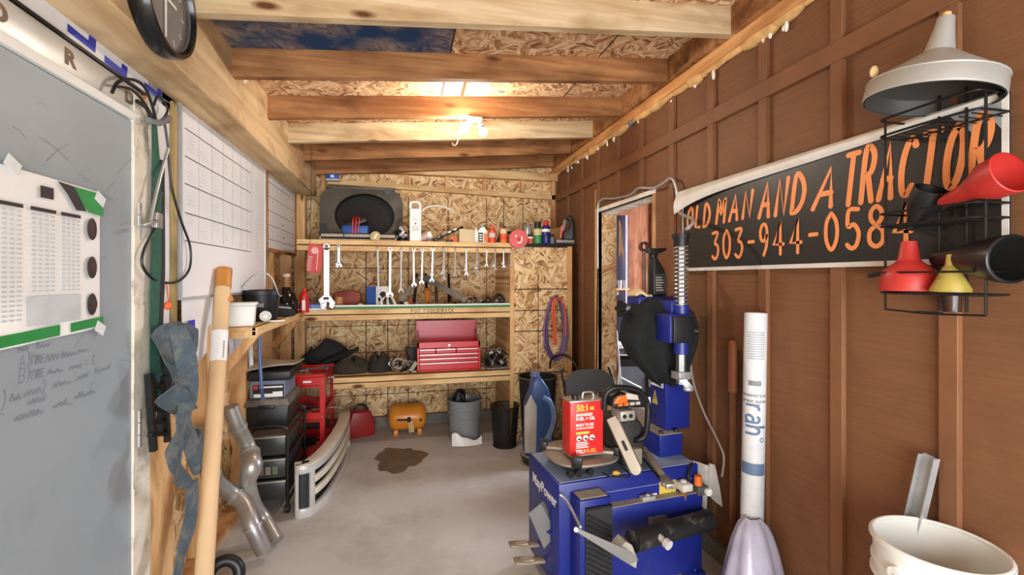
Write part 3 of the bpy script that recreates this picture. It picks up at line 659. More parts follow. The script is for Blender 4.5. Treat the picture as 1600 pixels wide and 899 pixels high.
mk = G().strokes(letters('REMOVE TOOLS', xs(640, YF) - s1.location.x, -.088, .028, 1.0, .05, .50), .0036, .0014); mk.build('lettering', INK, s1)
gsx0, gsx1 = xs(523, YF), xs(806, YF)
gt = thing('edge_strip', 'long green strip with a white top lying along the middle shelf front', 'plastic strip', (gsx0, YF + .01, Z2), 0)
G().bx(0, gsx1 - gsx0, 0, .035, 0.001, .022).build('green_side', GREEN, gt); G().bx(0, gsx1 - gsx0, 0, .035, .022, .034).build('white_top', WHITE, gt)
so = thing('side_shelf', 'short wooden shelf fixed along the left wall studs, bucket and jug on it', 'shelf', (XL, 2.83, 1.225), QL)
G().bx(0, 1.28, -.20, 0, -.02, 0).bx(0, .04, -.20, 0, -.06, -.02).build('board', LUM_X, so, bev=.002, seg=1)
G().bx(.0, 1.28, -.205, -.18, -.045, .0).build('edge_rail', LUM_X, so, bev=.002, seg=1)
for x in (.05, 1.12): G().bar((x, -.19, -.03), (x, -.012, -.26), .04, .05).build('brace', LUM_Z, so)
# ---- on the side shelf
ZS = 1.2255
def at_side(px, X=-.89): p = onZ(px, 480, ZS) ; r_ = ray(px, 480); t = X / r_.x; return V((X, r_.y * t, ZS))
p = at_side(378, -.90); p.y = 2.93
b = thing('small_tub', 'small square white plastic tub on the near end of the side shelf', 'tub', p, .2)
G().add([], []).prism([(-.062, 0), (.062, 0), (.07, .12), (-.07, .12)], -.062, .062, 'XZ').build('body', WHITE, b, bev=.012, seg=3)
G().bx(-.078, .078, -.07, .07, .12, .135).build('lid', WHITE, b, bev=.006)
p = V((-.895, 3.28, ZS))
b = thing('black_pail', 'squat black pail with a thin wire bail on the side shelf', 'pail', p, .25)
G().lathe([(0, 0), (.088, 0), (.094, .01), (.108, .165), (.116, .168), (.116, .195), (.11, .20), (.104, .198), (.09, .02), (0, .012)], 36).build('body', BLACK, b)
G().tube(cr([(-.115, -.01, .16), (-.105, -.06, .22), (-.03, -.10, .30), (.05, -.10, .29), (.10, -.06, .17), (.118, -.0, .16)]), .0045, 8).build('bail', GALV, b)
G().box((-.02, -.102, .105), (.07, .004, .025), (-.08, 0, 0)).build('label', GREYP, b)
b = thing('strainer_cup', 'small pale plastic cup on a handle lying in front of the black pail', 'cup', (-.83, 3.12, ZS), .3)
G().lathe([(0, 0), (.02, 0), (.033, .05), (.030, .052), (.018, .006), (0, .004)], 20, Matrix.Translation((0, 0, .026)) @ Matrix.Rotation(1.2, 4, 'X')).build('cup', WHITE, b)
G().bar((.02, 0, .008), (.11, .02, .006), .014, .008).build('handle', WHITE, b, bev=.002)
b = thing('dark_jug', 'dark glass jug with a pale capped neck at the far end of the side shelf', 'jug', (-.895, 3.94, ZS), 0)
G().lathe([(0, 0), (.076, 0), (.082, .015), (.080, .09), (.066, .15), (.036, .195), (.03, .205), (0, .205)], 30).build('body', pm('dark_glass', (26, 22, 20), .12, 0, .2), b)
G().lathe([(.03, .20), (.026, .22), (.024, .285), (0, .285)], 20).build('neck', pm('amber_neck', (150, 112, 76), .3), b); G().lathe([(.028, .285), (.028, .31), (0, .31)], 20).build('cap', pm('pale_cap', (208, 196, 178), .5), b)
b = thing('red_bottle', 'small red squeeze bottle right of the dark jug', 'bottle', (-.772, 3.98, ZS), 0)
G().lathe([(0, 0), (.034, 0), (.036, .01), (.036, .09), (.033, .11), (.036, .125), (.028, .15), (.016, .165), (0, .165)], 24).build('body', RED, b); G().lathe([(.015, .165), (.017, .168), (.012, .195), (0, .195)], 16).build('cap', REDP, b)
G().bx(-.01, .014, -.0375, -.03, .02, .10).build('label', WHITEP, b)
b = thing('zip_pouch', 'folded black pouch at the corner of the side shelf', 'pouch', (-.86, 3.60, ZS), .5)
G().prism([(-.09, 0), (.09, 0), (.10, .03), (.05, .085), (-.06, .10), (-.10, .05)], -.05, .05, 'XZ').build('body', pm('black_cloth', (32, 30, 30), .85, 0, .2, 20), b, bev=.012, seg=3); G().bar((-.05, -.051, .075), (.06, -.051, .06), .004, .012).build('zip', STEEL, b)
b = thing('blue_pack', 'flat blue and white printed packet beside the large adjustable spanner', 'packet', (-.745, 4.16, Z2), .12)
G().bx(-.11, .11, -.045, .045, 0, .05).build('packet', pm('blue_print_pack', (74, 104, 176), .4, 0, .5, 40), b, bev=.008); G().bx(-.114, .114, -.049, .049, .0, .012).build('edge', WHITE, b)
# ---------------------------------------------------------------- left floor: drawer cart, boxes, red cart, chrome grille
dc = thing('drawer_cart', 'three drawer black mesh-top cart standing by the left wall', 'cart', (-.835, 3.46, 0), 0)
DG = pm('smoked_plastic', (52, 52, 51), .35, 0, .2, 6, dirt=(104, 98, 90), dirt_amt=.3)
hw_, hd_ = .115, .26
for sx in (-1, 1):
    fr_ = G().tube(cr([(sx * hw_, -hd_, .06), (sx * hw_, -hd_, .50), (sx * hw_, -hd_ + .001, .52)], 3), .010, 8).tube([(sx * hw_, hd_, .06), (sx * hw_, hd_, .52)], .010, 8)
    for z in (.07, .21, .355, .50): fr_.tube([(sx * hw_, -hd_, z), (sx * hw_, hd_, z)], .008, 8)
    fr_.build('side_frame', BLACKM, dc)
for sy in (-1, 1): G().tube(cr([(-hw_, sy * hd_, .50), (-hw_ * .9, sy * hd_, .545), (0, sy * hd_, .562), (hw_ * .9, sy * hd_, .545), (hw_, sy * hd_, .50)], 5), .009, 8).build('arch_rail', BLACKM, dc)
mt = G().bx(-hw_, hw_, -hd_, hd_, .494, .498)
for k in range(12): mt.tube([(-hw_ + .02 * k, -hd_, .501), (-hw_ + .02 * k, hd_, .501)], .0022, 5)
for k in range(26): mt.tube([(-hw_, -hd_ + .02 * k, .502), (hw_, -hd_ + .02 * k, .502)], .0022, 5)
mt.build('mesh_top', pm('rusty_mesh', (96, 78, 62), .6, .3, .25, 14), dc)
for k, z in enumerate((.085, .225, .37)):
    dr = G().bx(-hw_ + .014, hw_ - .014, -hd_ + .006, hd_ - .01, z, z + .115).build('drawer', DG, dc, bev=.008)
    G().bx(-hw_ + .01, hw_ - .01, -hd_ - .006, -hd_ + .02, z + .112, z + .124).build('lip', pm('pale_lip', (150, 148, 142), .4, .4), dr, bev=.003)
    if k == 1:
        for q, (x, m_) in enumerate(((-.04, REDP), (0, WHITE), (.04, GREEN))): G().box((x, -hd_ + .004, z + .05), (.03, .004, .05)).build('packet_inside', pm('smoked_packet_%d' % q, ((120, 96, 84), (128, 126, 118), (96, 108, 90))[q], .5), dr)
for sx in (-1, 1):
    for sy in (-1, 1): G().cyl((sx * hw_ - .012, sy * hd_, .025), (sx * hw_ + .012, sy * hd_, .025), .025).bx(sx * hw_ - .008, sx * hw_ + .008, sy * hd_ - .008, sy * hd_ + .008, .03, .07).build('caster', BLACK, dc)
tb = thing('tool_case', 'black plastic tool case with a dusty lid on top of the drawer cart', 'tool box', (-.87, 3.50, .5045), 0)
G().prism([(-.115, 0), (.115, 0), (.128, .155), (-.128, .155)], -.18, .18, 'XZ').build('body', BLACK, tb, bev=.008)
G().prism([(-.138, .155), (.138, .155), (.12, .20), (-.12, .20)], -.20, .20, 'XZ').build('lid', pm('dusty_black', (74, 70, 64), .7, 0, .25, 8, dirt=(140, 130, 116), dirt_amt=.45), tb, bev=.006)
G().bx(-.05, .05, -.214, -.20, .14, .165).build('latch', BLACKM, tb, bev=.004)
mb = thing('blade_box', 'grey-blue carton with a white printed label stacked on the black tool case', 'carton', (-.872, 3.49, .7055), 0)
G().bx(-.105, .105, -.15, .15, 0, .115).build('carton', pm('slate_carton', (112, 122, 144), .6, 0, .06), mb, bev=.003, seg=1)
G().bx(-.09, .098, -.1515, -.15, .005, .09).build('dark_panel', BLACK, mb); G().bx(-.085, -.06, -.1525, -.1515, .06, .085).build('red_mark', REDP, mb)
G().bx(-.085, .09, -.1525, -.1515, .008, .03).bx(.03, .09, -.1525, -.1515, .03, .042).build('white_panel', WHITEP, mb); G().bx(-.05, .09, -.1525, -.1515, .068, .078).build('white_line', WHITEP, mb)
bt_ = thing('drill_case', 'flat black case with a dusty curled top, topmost of the stack on the cart', 'case', (-.862, 3.50, .8215), 0)
G().bx(-.135, .135, -.17, .17, 0, .065).build('body', BLACK, bt_, bev=.014, seg=3)
G().surf(lambda u, v: V((-.135 + .285 * u, -.172 + .344 * v, .068 + .018 * sin(3 * u + 2 * v) + .03 * u * u)), 12, 10, .01).build('dusty_cover', DUST, bt_)
tag(G().tube([onX(405, 516, -.86), onX(406, 560, -.86), onX(409, 608, -.85), onX(411, 624, -.82)], .010, 8).build('pry_rod', pm('blue_rod', (78, 100, 152), .35, .2)), 'slim blue rod hanging in front of the black case stack', 'rod')
# red service cart
rc = thing('service_cart', 'red three tier service cart full of loose tools by the back corner', 'cart', (-.79, 4.13, 0), 0)
RC = pm('cart_red', (202, 38, 34), .32, 0, .08, 6)
W2, D2 = .185, .26
def tray(z, h, lip):
    g = G().bx(-W2, W2, -D2, D2, z, z + .004).bx(-W2, -W2 + .004, -D2, D2, z, z + h).bx(W2 - .004, W2, -D2, D2, z, z + h).bx(-W2, W2, D2 - .004, D2, z, z + h).bx(-W2, W2, -D2, -D2 + .004, z - .012, z + h)
    return g
for z, h in ((.655, .075), (.385, .06), (.10, .06)): tray(z, h, 0).build('tray', RC, rc)
G().tube([(-W2, -D2 - .004, .735), (W2, -D2 - .004, .735)], .014, 10).build('front_roll', RC, rc)
for sx in (-1, 1):
    for sy in (-1, 1):
        lg_ = G().bx(sx * W2 - (.032 if sx > 0 else -.0), sx * W2 + (0 if sx > 0 else .032), sy * D2 - .003, sy * D2 + .003, .06, .735).bx(sx * W2 - .003, sx * W2 + .003, min(sy * D2, sy * (D2 - .04)), max(sy * D2, sy * (D2 - .04)), .06, .735).build('leg', RC, rc)
        for z in (.68, .41, .13): G().ell((sx * (W2 - .016), sy * (D2 + .003), z), (.006, .004, .006)).build('bolt', STEEL, lg_)
        G().cyl((sx * (W2 - .01) - .012, sy * (D2 - .02), .032), (sx * (W2 - .01) + .012, sy * (D2 - .02), .032), .032).bx(sx * (W2 - .01) - .006, sx * (W2 - .01) + .006, sy * (D2 - .02) - .01, sy * (D2 - .02) + .01, .03, .10).build('caster', BLACK, rc)
G().box((.06, -D2 - .0025, .69), (.06, .002, .016)).build('sticker', WHITEP, rc)
# spanners: one of each, then copies
SPM = pm('spanner_chrome', (216, 218, 220), .38, .45, .06, 10); SPD = pm('spanner_dull', (158, 156, 154), .4, .5, .15, 10)
def ring2(g, c, ro, ri, t):
    n = 18; vs = []
    for y in (-t / 2, t / 2):
        for r in (ro, ri): vs += [(c[0] + r * cos(2 * pi * k / n), y, c[1] + r * sin(2 * pi * k / n)) for k in range(n)]
    fs = []
    for k in range(n):
        j = (k + 1) % n; fs += [(k, j, n + j, n + k), (2 * n + k, 3 * n + k, 3 * n + j, 2 * n + j), (k, 2 * n + k, 2 * n + j, j), (n + k, n + j, 3 * n + j, 3 * n + k)]
    g.add(vs, fs)
def spanner_mesh(L, w=.016):
    """combination spanner hanging down from its ring, ring centre at origin"""
    g = G(); ro = w * 1.05; ring2(g, (0, 0), ro, ro * .55, .010)
    jl = w * 1.55; z1 = -(L - ro - jl * 1.1)
    g.prism([(-w * .42, -ro * .8), (w * .42, -ro * .8), (w * .48, z1), (-w * .48, z1)], -.0035, .0035, 'XZ')
    o = [(-w * .48, z1), (-jl * .98, z1 - jl * .75), (-jl * .9, z1 - jl * 1.35), (-jl * .42, z1 - jl * 1.75), (-jl * .40, z1 - jl * .95), (jl * .05, z1 - jl * .72), (jl * .46, z1 - jl * .98), (jl * .62, z1 - jl * 1.68), (jl * .98, z1 - jl * 1.2), (jl * .95, z1 - jl * .6), (w * .48, z1)]
    return g.prism(o, -.006, .006, 'XZ')
lo = random.Random(11)
for tier, (zz, n, lab) in enumerate(((.664, 16, 'loose spanner in the heap on the top tray of the red cart'), (.394, 9, 'loose spanner lying on the middle tray of the red cart'))):
    me0 = None
    for k in range(n):
        if me0 is None:
            o = spanner_mesh(.22, .014).build('spanner', SPD); me0 = o
        else: o = me0.copy(); C.objects.link(o)
        o.location = (-.79 + lo.uniform(-.11, .11) + .0, 4.13 + lo.uniform(-.16, .16), zz + .008 + .0055 * k)
        o.rotation_euler = (pi / 2 + lo.uniform(-.06, .06), lo.uniform(-.1, .1), lo.uniform(0, 2 * pi)); tag(o, lab, 'spanner', 'loose spanners in the red cart, tray %s' % ('top', 'middle')[tier])
b = thing('impact_gun', 'dark air tool lying across the lowest tray of the red cart', 'air tool', (-.78, 4.06, .105), .5)
G().cyl((-.10, 0, .05), (.07, 0, .05), .035).cyl((.07, 0, .05), (.11, 0, .05), .02, .014).build('barrel', BLACKM, b); G().bar((-.05, 0, .045), (-.07, -.11, .03), .035, .04).build('grip', BLACK, b, bev=.006)
# chrome grille standing on edge
gp = [V((-.672, 3.17)), V((-.655, 3.105)), V((-.60, 3.10)), V((-.545, 3.15)), V((-.49, 3.32)), V((-.455, 3.60)), V((-.44, 3.90)), V((-.445, 4.18)), V((-.47, 4.36))]
gpath = [p.xy for p in cr([(q.x, q.y, 0) for q in gp], 5)]
cg = thing('truck_grille', 'chrome truck grille stood on its edge on the floor beside the carts', 'grille', (-.52, 3.7, 0), 0)
def rail(i0, i1, z0, z1, o0_, o1_, y=0):
    """strip of the grille between path stations, o0/o1 inward offsets"""
    P = gpath[i0:i1 + 1]; N = []
    for i, q in enumerate(P):
        t = (P[min(i + 1, len(P) - 1)] - P[max(i - 1, 0)]).normalized(); N.append(V((-t.y, t.x)))
    vs = []
    for q, nn in zip(P, N):
        for z, o_ in ((z0, o0_), (z1, o0_), (z1, o1_), (z0, o1_)):
            a = q + nn * o_; vs.append((a.x + .52, a.y - 3.7, z))
    k = len(P); fs = [(0, 1, 2, 3), tuple(4 * (k - 1) + j for j in (3, 2, 1, 0))]
    for i in range(k - 1):
        for j in range(4): fs.append((4 * i + j, 4 * i + 4 + j, 4 * i + 4 + (j + 1) % 4, 4 * i + (j + 1) % 4))
    return G().add(vs, fs)
CG = pm('grille_chrome', (220, 220, 216), .25, .45, .08, 5, dirt=(190, 178, 156), dirt_amt=.36); CGD = pm('grille_dusty', (212, 204, 186), .5, .1, .1, 6)
nP = len(gpath) - 1
rail(0, nP, .275, .325, 0, .018).build('top_bar', CG, cg, bev=.005); rail(0, nP, .318, .330, .0, .085).build('top_flange', CGD, cg, bev=.004)
rail(0, nP, .0, .055, 0, .03).build('bottom_bar', CG, cg, bev=.006)

e1 = rail(0, 6, .05, .28, 0, .02).build('end_panel', CG, cg, bev=.004); rail(13, 15, .05, .28, 0, .02).build('divider', CG, cg, bev=.004)
rail(nP - 3, nP, .05, .28, 0, .02).build('end_panel', CG, cg, bev=.004)
for z in (.115, .195): rail(15, nP - 2, z, z + .042, .002, .03).build('cross_bar', CGD, cg, bev=.006)
rail(4, nP, .04, .285, .045, .05).build('backing', BLACK, cg)
rail(6, 13, .055, .275, .022, .03).build('lamp_mesh', pm('dark_mesh', (44, 44, 46), .5, .2, .4, 60), cg)
# red jerry can half hidden behind the grille
b = thing('fuel_jug', 'dark red fuel jug on the floor behind the far end of the chrome grille', 'fuel can', (-.40, 4.62, 0), .3)
G().prism([(-.12, 0), (.12, 0), (.13, .12), (.08, .24), (-.09, .25), (-.13, .12)], -.08, .08, 'XZ').build('body', pm('fuel_red', (150, 32, 30), .4), b, bev=.02, seg=3); G().tube(cr([(-.06, 0, .24), (-.03, 0, .29), (.04, 0, .28), (.07, 0, .23)]), .012, 8).build('handle', BLACK, b)
# black bag slumped above the red cart on the low shelf
bgo = thing('tool_bag', 'slumped black canvas bag in the back corner above the red cart', 'bag', (-.72, 4.68, Z3), .1)
G().surf(lambda u, v: V((( .20 + .02 * sin(5 * v)) * cos(2 * pi * u) * (sin(pi * (.04 + .96 * v) * .97) ** .55), .10 * sin(2 * pi * u) * (sin(pi * (.04 + .96 * v) * .97) ** .55), .004 + .22 * v + .05 * v * cos(2 * pi * u + .8) + .012 * sin(6 * pi * u) * v)), 28, 14, .002).build('body', pm('black_canvas', (44, 44, 42), .9, 0, .25, 18, .3), bgo)
G().tube(cr([(-.12, -.05, .2), (-.14, -.11, .12), (-.05, -.12, .06), (.05, -.11, .10)]), .012, 8).build('strap', pm('black_webbing', (38, 40, 40), .8), bgo)

# ---------------------------------------------------------------- spanners hung along the top shelf edge
YH = YF - .014
def hook(px, py):
    p = onY(px, py, YF); l = s1.location
    G().tube([(p.x - l.x, 0, p.z - l.z + .004), (p.x - l.x, -.03, p.z - l.z + .004), (p.x - l.x, -.034, p.z - l.z + .012)], .0028, 6).build('nail', BLACKM, s1)
    return V((p.x, YH, p.z))
proto = {}
SP = [(590, 388, 468, .017), (610, 388, 464, .021), (627, 389, 457, .017), (646, 390, 448, .016), (660, 390, 444, .015), (676, 389, 441, .015), (693, 389, 439, .014), (711, 390, 433, .013), (728, 390, 431, .013), (745, 390, 428, .012), (760, 391, 417, .011), (773, 391, 423, .011), (786, 391, 419, .011), (798, 391, 416, .010)]
NTH = ['longest thin', 'heaviest', 'third', 'fourth', 'fifth', 'sixth', 'seventh', 'eighth', 'ninth', 'tenth', 'eleventh, short', 'twelfth, short', 'thirteenth, short', 'last and shortest']
L0 = .34
for k, (px, y0, y1, w) in enumerate(SP):
    p = hook(px, y0); L = (y1 - y0) * mpp(px, YH)
    o = spanner_mesh(L, w * .9).build('spanner', SPM); o.location = p + V((0, -.004, -w * .4)); o.rotation_euler = (0, random.uniform(-.03, .03), random.uniform(-.35, .35))
    tag(o, 'combination spanner hung on the top shelf edge, %s from the left' % NTH[k], 'spanner', 'spanners hung along the top shelf edge')
    if k in (5, 6, 8, 9, 11, 12):   # a shorter one hangs behind on the same nail
        o2 = spanner_mesh(L * .82, w * .8).build('spanner', SPM); o2.location = p + V((.006, .006, -w * .4)); o2.rotation_euler = (0, .06, -.3)
        tag(o2, 'shorter spanner behind the %s hanging one' % NTH[k].split(',')[0], 'spanner', 'spanners hung along the top shelf edge')
for px in (548, 568): hook(px, 385)
def adjustable(name, label, px, y0, y1, w, wj):
    p = hook(px, y0); L = (y1 - y0) * mpp(px, YH)
    o = thing(name, label, 'adjustable spanner', p + V((0, -.008, 0)), 0)
    g = G(); ring2(g, (0, -w * .1), w * .62, w * .28, .012); zb = -L + wj * 1.15
    g.prism([(-w * .5, -w * .3), (w * .5, -w * .3), (w * .46, zb), (-w * .46, zb)], -.006, .006, 'XZ')
    g.prism([(-w * .46, zb + .002), (-wj * .62, zb - wj * .38), (-wj * .45, zb - wj * .72), (wj * .1, zb - wj * .52), (wj * .22, zb - wj * .62), (wj * .2, zb - wj * .95), (wj * .5, zb - wj * 1.1), (wj * .66, zb - wj * .6), (w * .46, zb + .002)], -.009, .009, 'XZ')
    g.build('body', CHROME, o, bev=.0015, seg=1)
    G().prism([(-wj * .46, zb - wj * .74), (wj * .02, zb - wj * .56), (-wj * .02, zb - wj * .92), (-wj * .28, zb - wj * 1.12), (-wj * .42, zb - wj * .98)], -.007, .007, 'XZ').build('movable_jaw', CHROME, o)
    G().bx(-wj * .22, wj * .18, -.0105, .0105, zb - wj * .36, zb - wj * .16).build('worm_screw', BLACKM, o)
adjustable('adjustable_spanner', 'very large adjustable spanner hung at the left end of the top shelf', 511, 385, 484, .048, .105)
adjustable('adjustable_spanner', 'tiny adjustable spanner hung right of the very large one', 530, 384, 419, .022, .042)
p = onY(495, 383, YF)
bp_ = thing('bit_pack', 'red blister card of tools hung at the far left of the shelf edge', 'tool card', (p.x, YH - .012, p.z), 0, rot=(0, .10, 0))
G().prism([(-.055, 0), (.055, 0), (.06, -.19), (.045, -.235), (-.04, -.235), (-.06, -.18)], -.003, .003, 'XZ').build('card', pm('card_red', (206, 62, 60), .4, 0, .1), bp_)
for k in range(7): G().bx(-.05, -.018, -.006, -.003, -.215 + k * .018, -.207 + k * .018).build('bit', STEEL, bp_)
G().bar((.02, -.005, -.05), (.025, -.005, -.21), .012, .004).build('driver', WHITE, bp_); G().lathe([(0, 0), (.03, 0), (.028, .005), (0, .005)], 16, Matrix.Translation((-.005, -.003, -.05)) @ Matrix.Rotation(pi / 2, 4, 'X')).build('emblem', pm('card_pale', (226, 180, 172), .5), bp_)
tag(G().tube([onY(482, 400, YF + .02), onY(482, 410, YF + .02)], .006, 8).tube([onY(482, 410, YF + .02), onY(482, 422, YF + .02)], .003, 6).build('screwdriver', GREEN), 'small green handled driver dangling left of the red tool card', 'screwdriver')
tag(G().tube([onY(487, 228, YF), onY(486, 300, YF), onY(484, 384, YF), onY(482, 400, YF + .02)], .0022, 5).build('hanging_string', pm('dark_string', (60, 44, 34), .8)), 'thin dark string hanging from the joists past the shelf end', 'string')
p = onY(498, 290, YF + .2)
# ---------------------------------------------------------------- things on the top shelf
def onshelf(px, Y, Z): return V((xs(px, Y), Y, Z + .0005))
def sz(px0, px1, Y): return (px1 - px0) * mpp((px0 + px1) / 2, Y)
Yt = 4.40
o = onshelf(565, 4.56, Z1); w = sz(503, 628, 4.56); h = (372 - 284) * mpp(565, 4.56)
fs_ = thing('fan_shroud', 'large black radiator fan shroud with a round opening, on the top shelf', 'fan shroud', (o.x, 4.56, Z1 + .0005), 0)
SH = pm('shroud_grey', (90, 84, 76), .55, 0, .2, 7, dirt=(104, 96, 84), dirt_amt=.35)
hw2, hh = w / 2, h / 2; rr0 = hh * .80; cx_, cz_ = w * .04, hh * .98
out = []; NS = 72
for k in range(NS):       # plate with a round hole: outer rounded rectangle ring to inner circle ring
    a = 2 * pi * k / NS; ca, sa = cos(a), sin(a); e = 5
    r = 1 / ((abs(ca) / hw2) ** e + (abs(sa) / hh) ** e) ** (1 / e); out.append((r * ca, r * sa + hh, rr0 * 1.27 * ca + cx_, rr0 * sa + cz_))
g = G(); vs = []
for y in (0.0, .012): vs += [(q[0], y + .03, q[1]) for q in out]; vs += [(q[2], y - .01, q[3]) for q in out]
fs = []
for k in range(NS):
    j = (k + 1) % NS; fs += [(k, j, NS + j, NS + k), (2 * NS + k, 3 * NS + k, 3 * NS + j, 2 * NS + j), (k, 2 * NS + k, 2 * NS + j, j)]
g.add(vs, fs)
g.add([(q[0], .04, q[1]) for q in out] + [(q[0] * 1.0, .20, q[1]) for q in out], [(k, (k + 1) % NS, NS + (k + 1) % NS, NS + k) for k in range(NS)])
g.build('plate', SH, fs_)
g = G().add([(q[2], -.01, q[3]) for q in out] + [((q[2] - cx_) * .98 + cx_, .10, (q[3] - cz_) * .98 + cz_) for q in out], [(k, (k + 1) % NS, NS + (k + 1) % NS, NS + k) for k in range(NS)])
g.build('throat', pm('throat_grey', (52, 48, 44), .5), fs_)
g = G()
for k in range(44):
    x = cx_ - rr0 * 1.25 + k * rr0 * 2.5 / 43; zz = rr0 * math.sqrt(max(0, 1 - ((x - cx_) / (rr0 * 1.27)) ** 2)); g.bx(x - .0022, x + .0022, .10, .115, cz_ - zz, cz_ + zz)
g.bx(-hw2 * .93, hw2 * .93, .118, .14, .01, h - .02); g.build('cooling_fin', pm('fin_black', (40, 32, 26), .6, .2), fs_)
G().bx(-hw2 * .86, hw2 * .8, .02, .20, h - .012, h + .012).build('top_tank', SH, fs_, bev=.006); G().cyl((hw2 * .62, -.0, h - .03), (hw2 * .62, .06, h - .02), .03, .03).build('filler_neck', BLACK, fs_)
G().bx(-hw2 * .99, -hw2 * .62, .012, .03, .0, h * .35).build('vent_ribs', BLACK, fs_)
o = onshelf(561, 4.22, Z1)
rk = thing('drip_rail', 'long dusty grey metal channel lying in front of the fan shroud', 'metal channel', (o.x, 4.24, Z1 + .0005), 0); w = sz(505, 618, 4.22)
G().bx(-w / 2, w / 2, -.06, .08, .055, .06).bx(-w / 2, w / 2, -.06, -.055, .03, .06).bx(-w / 2, w / 2, -.07, .08, 0, .012).bx(-w / 2, -w / 2 + .01, -.06, .08, .0, .06).bx(w / 2 - .01, w / 2, -.06, .08, 0, .06).build('channel', pm('dusty_channel', (168, 156, 138), .7, .1, .15, 10), rk)
for x in (-.12, .12): G().bx(x - .004, x + .004, -.068, -.06, .0, .06).build('slot_clip', BLACKM, rk)
def rnd_pack(px, Y): return onshelf(px, Y, Z1)
o = onshelf(556, 4.26, Z1 + .06)
bpk = thing('jump_pack', 'blue and black gadget tied with a red cord in front of the fan shroud', 'gadget', o, -.1)
G().bx(-.11, .11, -.05, .05, 0, .075).build('blue_body', BLUEP, bpk, bev=.012); G().box((.0, 0, .10), (.20, .07, .05), (0, -.35, 0)).build('black_body', BLACK, bpk, bev=.012)
for x in (-.02, .005, .03): G().tube(cr([(x, -.056, .0), (x + .005, -.056, .08), (x + .01, -.045, .14), (x + .01, .045, .14), (x, .056, .05)]), .006, 6).build('red_cord', RED, bpk)
o = onshelf(586, 4.20, Z1)
rl = thing('wire_reel', 'small brass coloured reel standing on edge by the grey channel', 'reel', o + V((0, -.03, 0.037)), .2)
T = Matrix.Rotation(pi / 2, 4, 'X')
G().lathe([(.0, 0), (.042, 0), (.042, .006), (.018, .010), (.018, .03), (.042, .034), (.042, .04), (0, .04)], 24, T).build('reel', pm('brass_reel', (150, 132, 92), .4, .5), rl); G().box((0, -.042, 0), (.02, .004, .05), (0, .5, 0)).build('tongue', pm('pale_tag', (220, 206, 170), .5), rl)
random.seed(21)
o = onshelf(629, 4.22, Z1)
fc = thing('tap_fittings', 'small heap of chrome pipe fittings beside the white heater', 'fittings', o, 0)
for k in range(7):
    a = V((random.uniform(-.06, .06), random.uniform(-.05, .04), random.uniform(.015, .10))); b_ = a + V((random.uniform(-.05, .05), random.uniform(-.03, .03), random.uniform(-.03, .03))); a.z = max(a.z, .02); b_.z = max(b_.z, .02)
    G().cyl(a, b_, .015, .012, 12).torus(b_, .016, .006, b_ - a, 14, 6).build('fitting', CHROME if k % 3 else BLACKM, fc)
G().cyl((.0, .03, 0), (.0, .03, .09), .045, .04).build('base', BLACKM, fc)
o = onshelf(649, 4.20, Z1); w = sz(640, 658, 4.2); h = (374 - 312) * mpp(649, 4.2)
ht = thing('tower_heater', 'slim upright white appliance with a round dial and carry loop on the top shelf', 'appliance', o, 0)
G().prism([(-w / 2, 0), (w / 2, 0), (w / 2, h * .82), (-w / 2, h * .82)], -.05, .05, 'XZ').build('body', WHITE, ht, bev=.012, seg=3)
G().tube(cr([(-w * .42, 0, h * .80), (-w * .38, 0, h * .96), (0, 0, h), (w * .38, 0, h * .96), (w * .42, 0, h * .80)]), .011, 8).build('carry_loop', WHITE, ht)
G().cyl((0, -.062, h * .62), (0, -.05, h * .62), w * .24).build('dial', pm('dial_white', (222, 222, 216), .4), ht); G().cyl((0, -.054, h * .44), (0, -.05, h * .44), .008).build('lamp', RED, ht)
for k in range(4): G().bx(-w * .32, w * .32, -.0515, -.05, h * (.26 + .035 * k), h * (.275 + .035 * k)).build('vent', pm('vent_grey', (176, 178, 176), .6), ht)
G().tube(cr([(w * .4, .02, h * .75), (w * 1.0, .06, h * .9), (w * 2.1, .12, h * .98), (w * 3.4, .2, h * .9)]), .008, 6).build('cord', WHITE, ht)
o = onshelf(668, 4.22, Z1)
j = thing('tipped_jar', 'small pinkish jar tipped on its side with a white lid', 'jar', o + V((-.03, 0, .04)), 0)
T = Matrix.Rotation(1.15, 4, 'Y')
G().lathe([(0, -.03), (.036, -.03), (.038, .03), (.03, .04), (0, .04)], 20, T).build('body', pm('pinkish', (190, 160, 152), .4, 0, .25, 30), j); G().lathe([(0, .035), (.034, .036), (.034, .07), (0, .07)], 20, T).build('lid', WHITE, j)
o = onshelf(687, 4.17, Z1)
j = thing('blow_nozzle', 'black and white striped tapered tool lying behind the beige block', 'tool', o, 0)
G().bar((-.05, 0, .012), (.02, .01, .05), .055, .035).build('grip', BLACK, j, bev=.004); G().bar((-.015, -.025, .035), (.0, -.025, .045), .058, .004).build('white_band', WHITE, j)
G().bar((.02, .06, .05), (.22, .10, .15), .03, .02).build('arm', BLACKM, j, bev=.004)
for x in (.08, .13): G().bar((x, .052, .06 + (x - .02) * .5), (x + .025, .052, .06 + (x) * .5), .03, .014).build('white_stripe', WHITE, j)
o = onshelf(707, 4.19, Z1)
j = thing('tape_roll', 'brown tape roll lying flat with a red sticker on its side', 'tape roll', o, 0)
G().lathe([(.024, 0), (.048, 0), (.048, .05), (.024, .05)], 28, None, True).build('roll', pm('brown_tape', (186, 124, 56)), j); G().box((.012, -.047, .022), (.03, .003, .04)).build('sticker', REDP, j)
G().bx(-.06, .0, -.052, .02, 0, .022).build('black_base', BLACK, j, bev=.004)
o = onshelf(729, 4.20, Z1); w = sz(716, 741, 4.2)
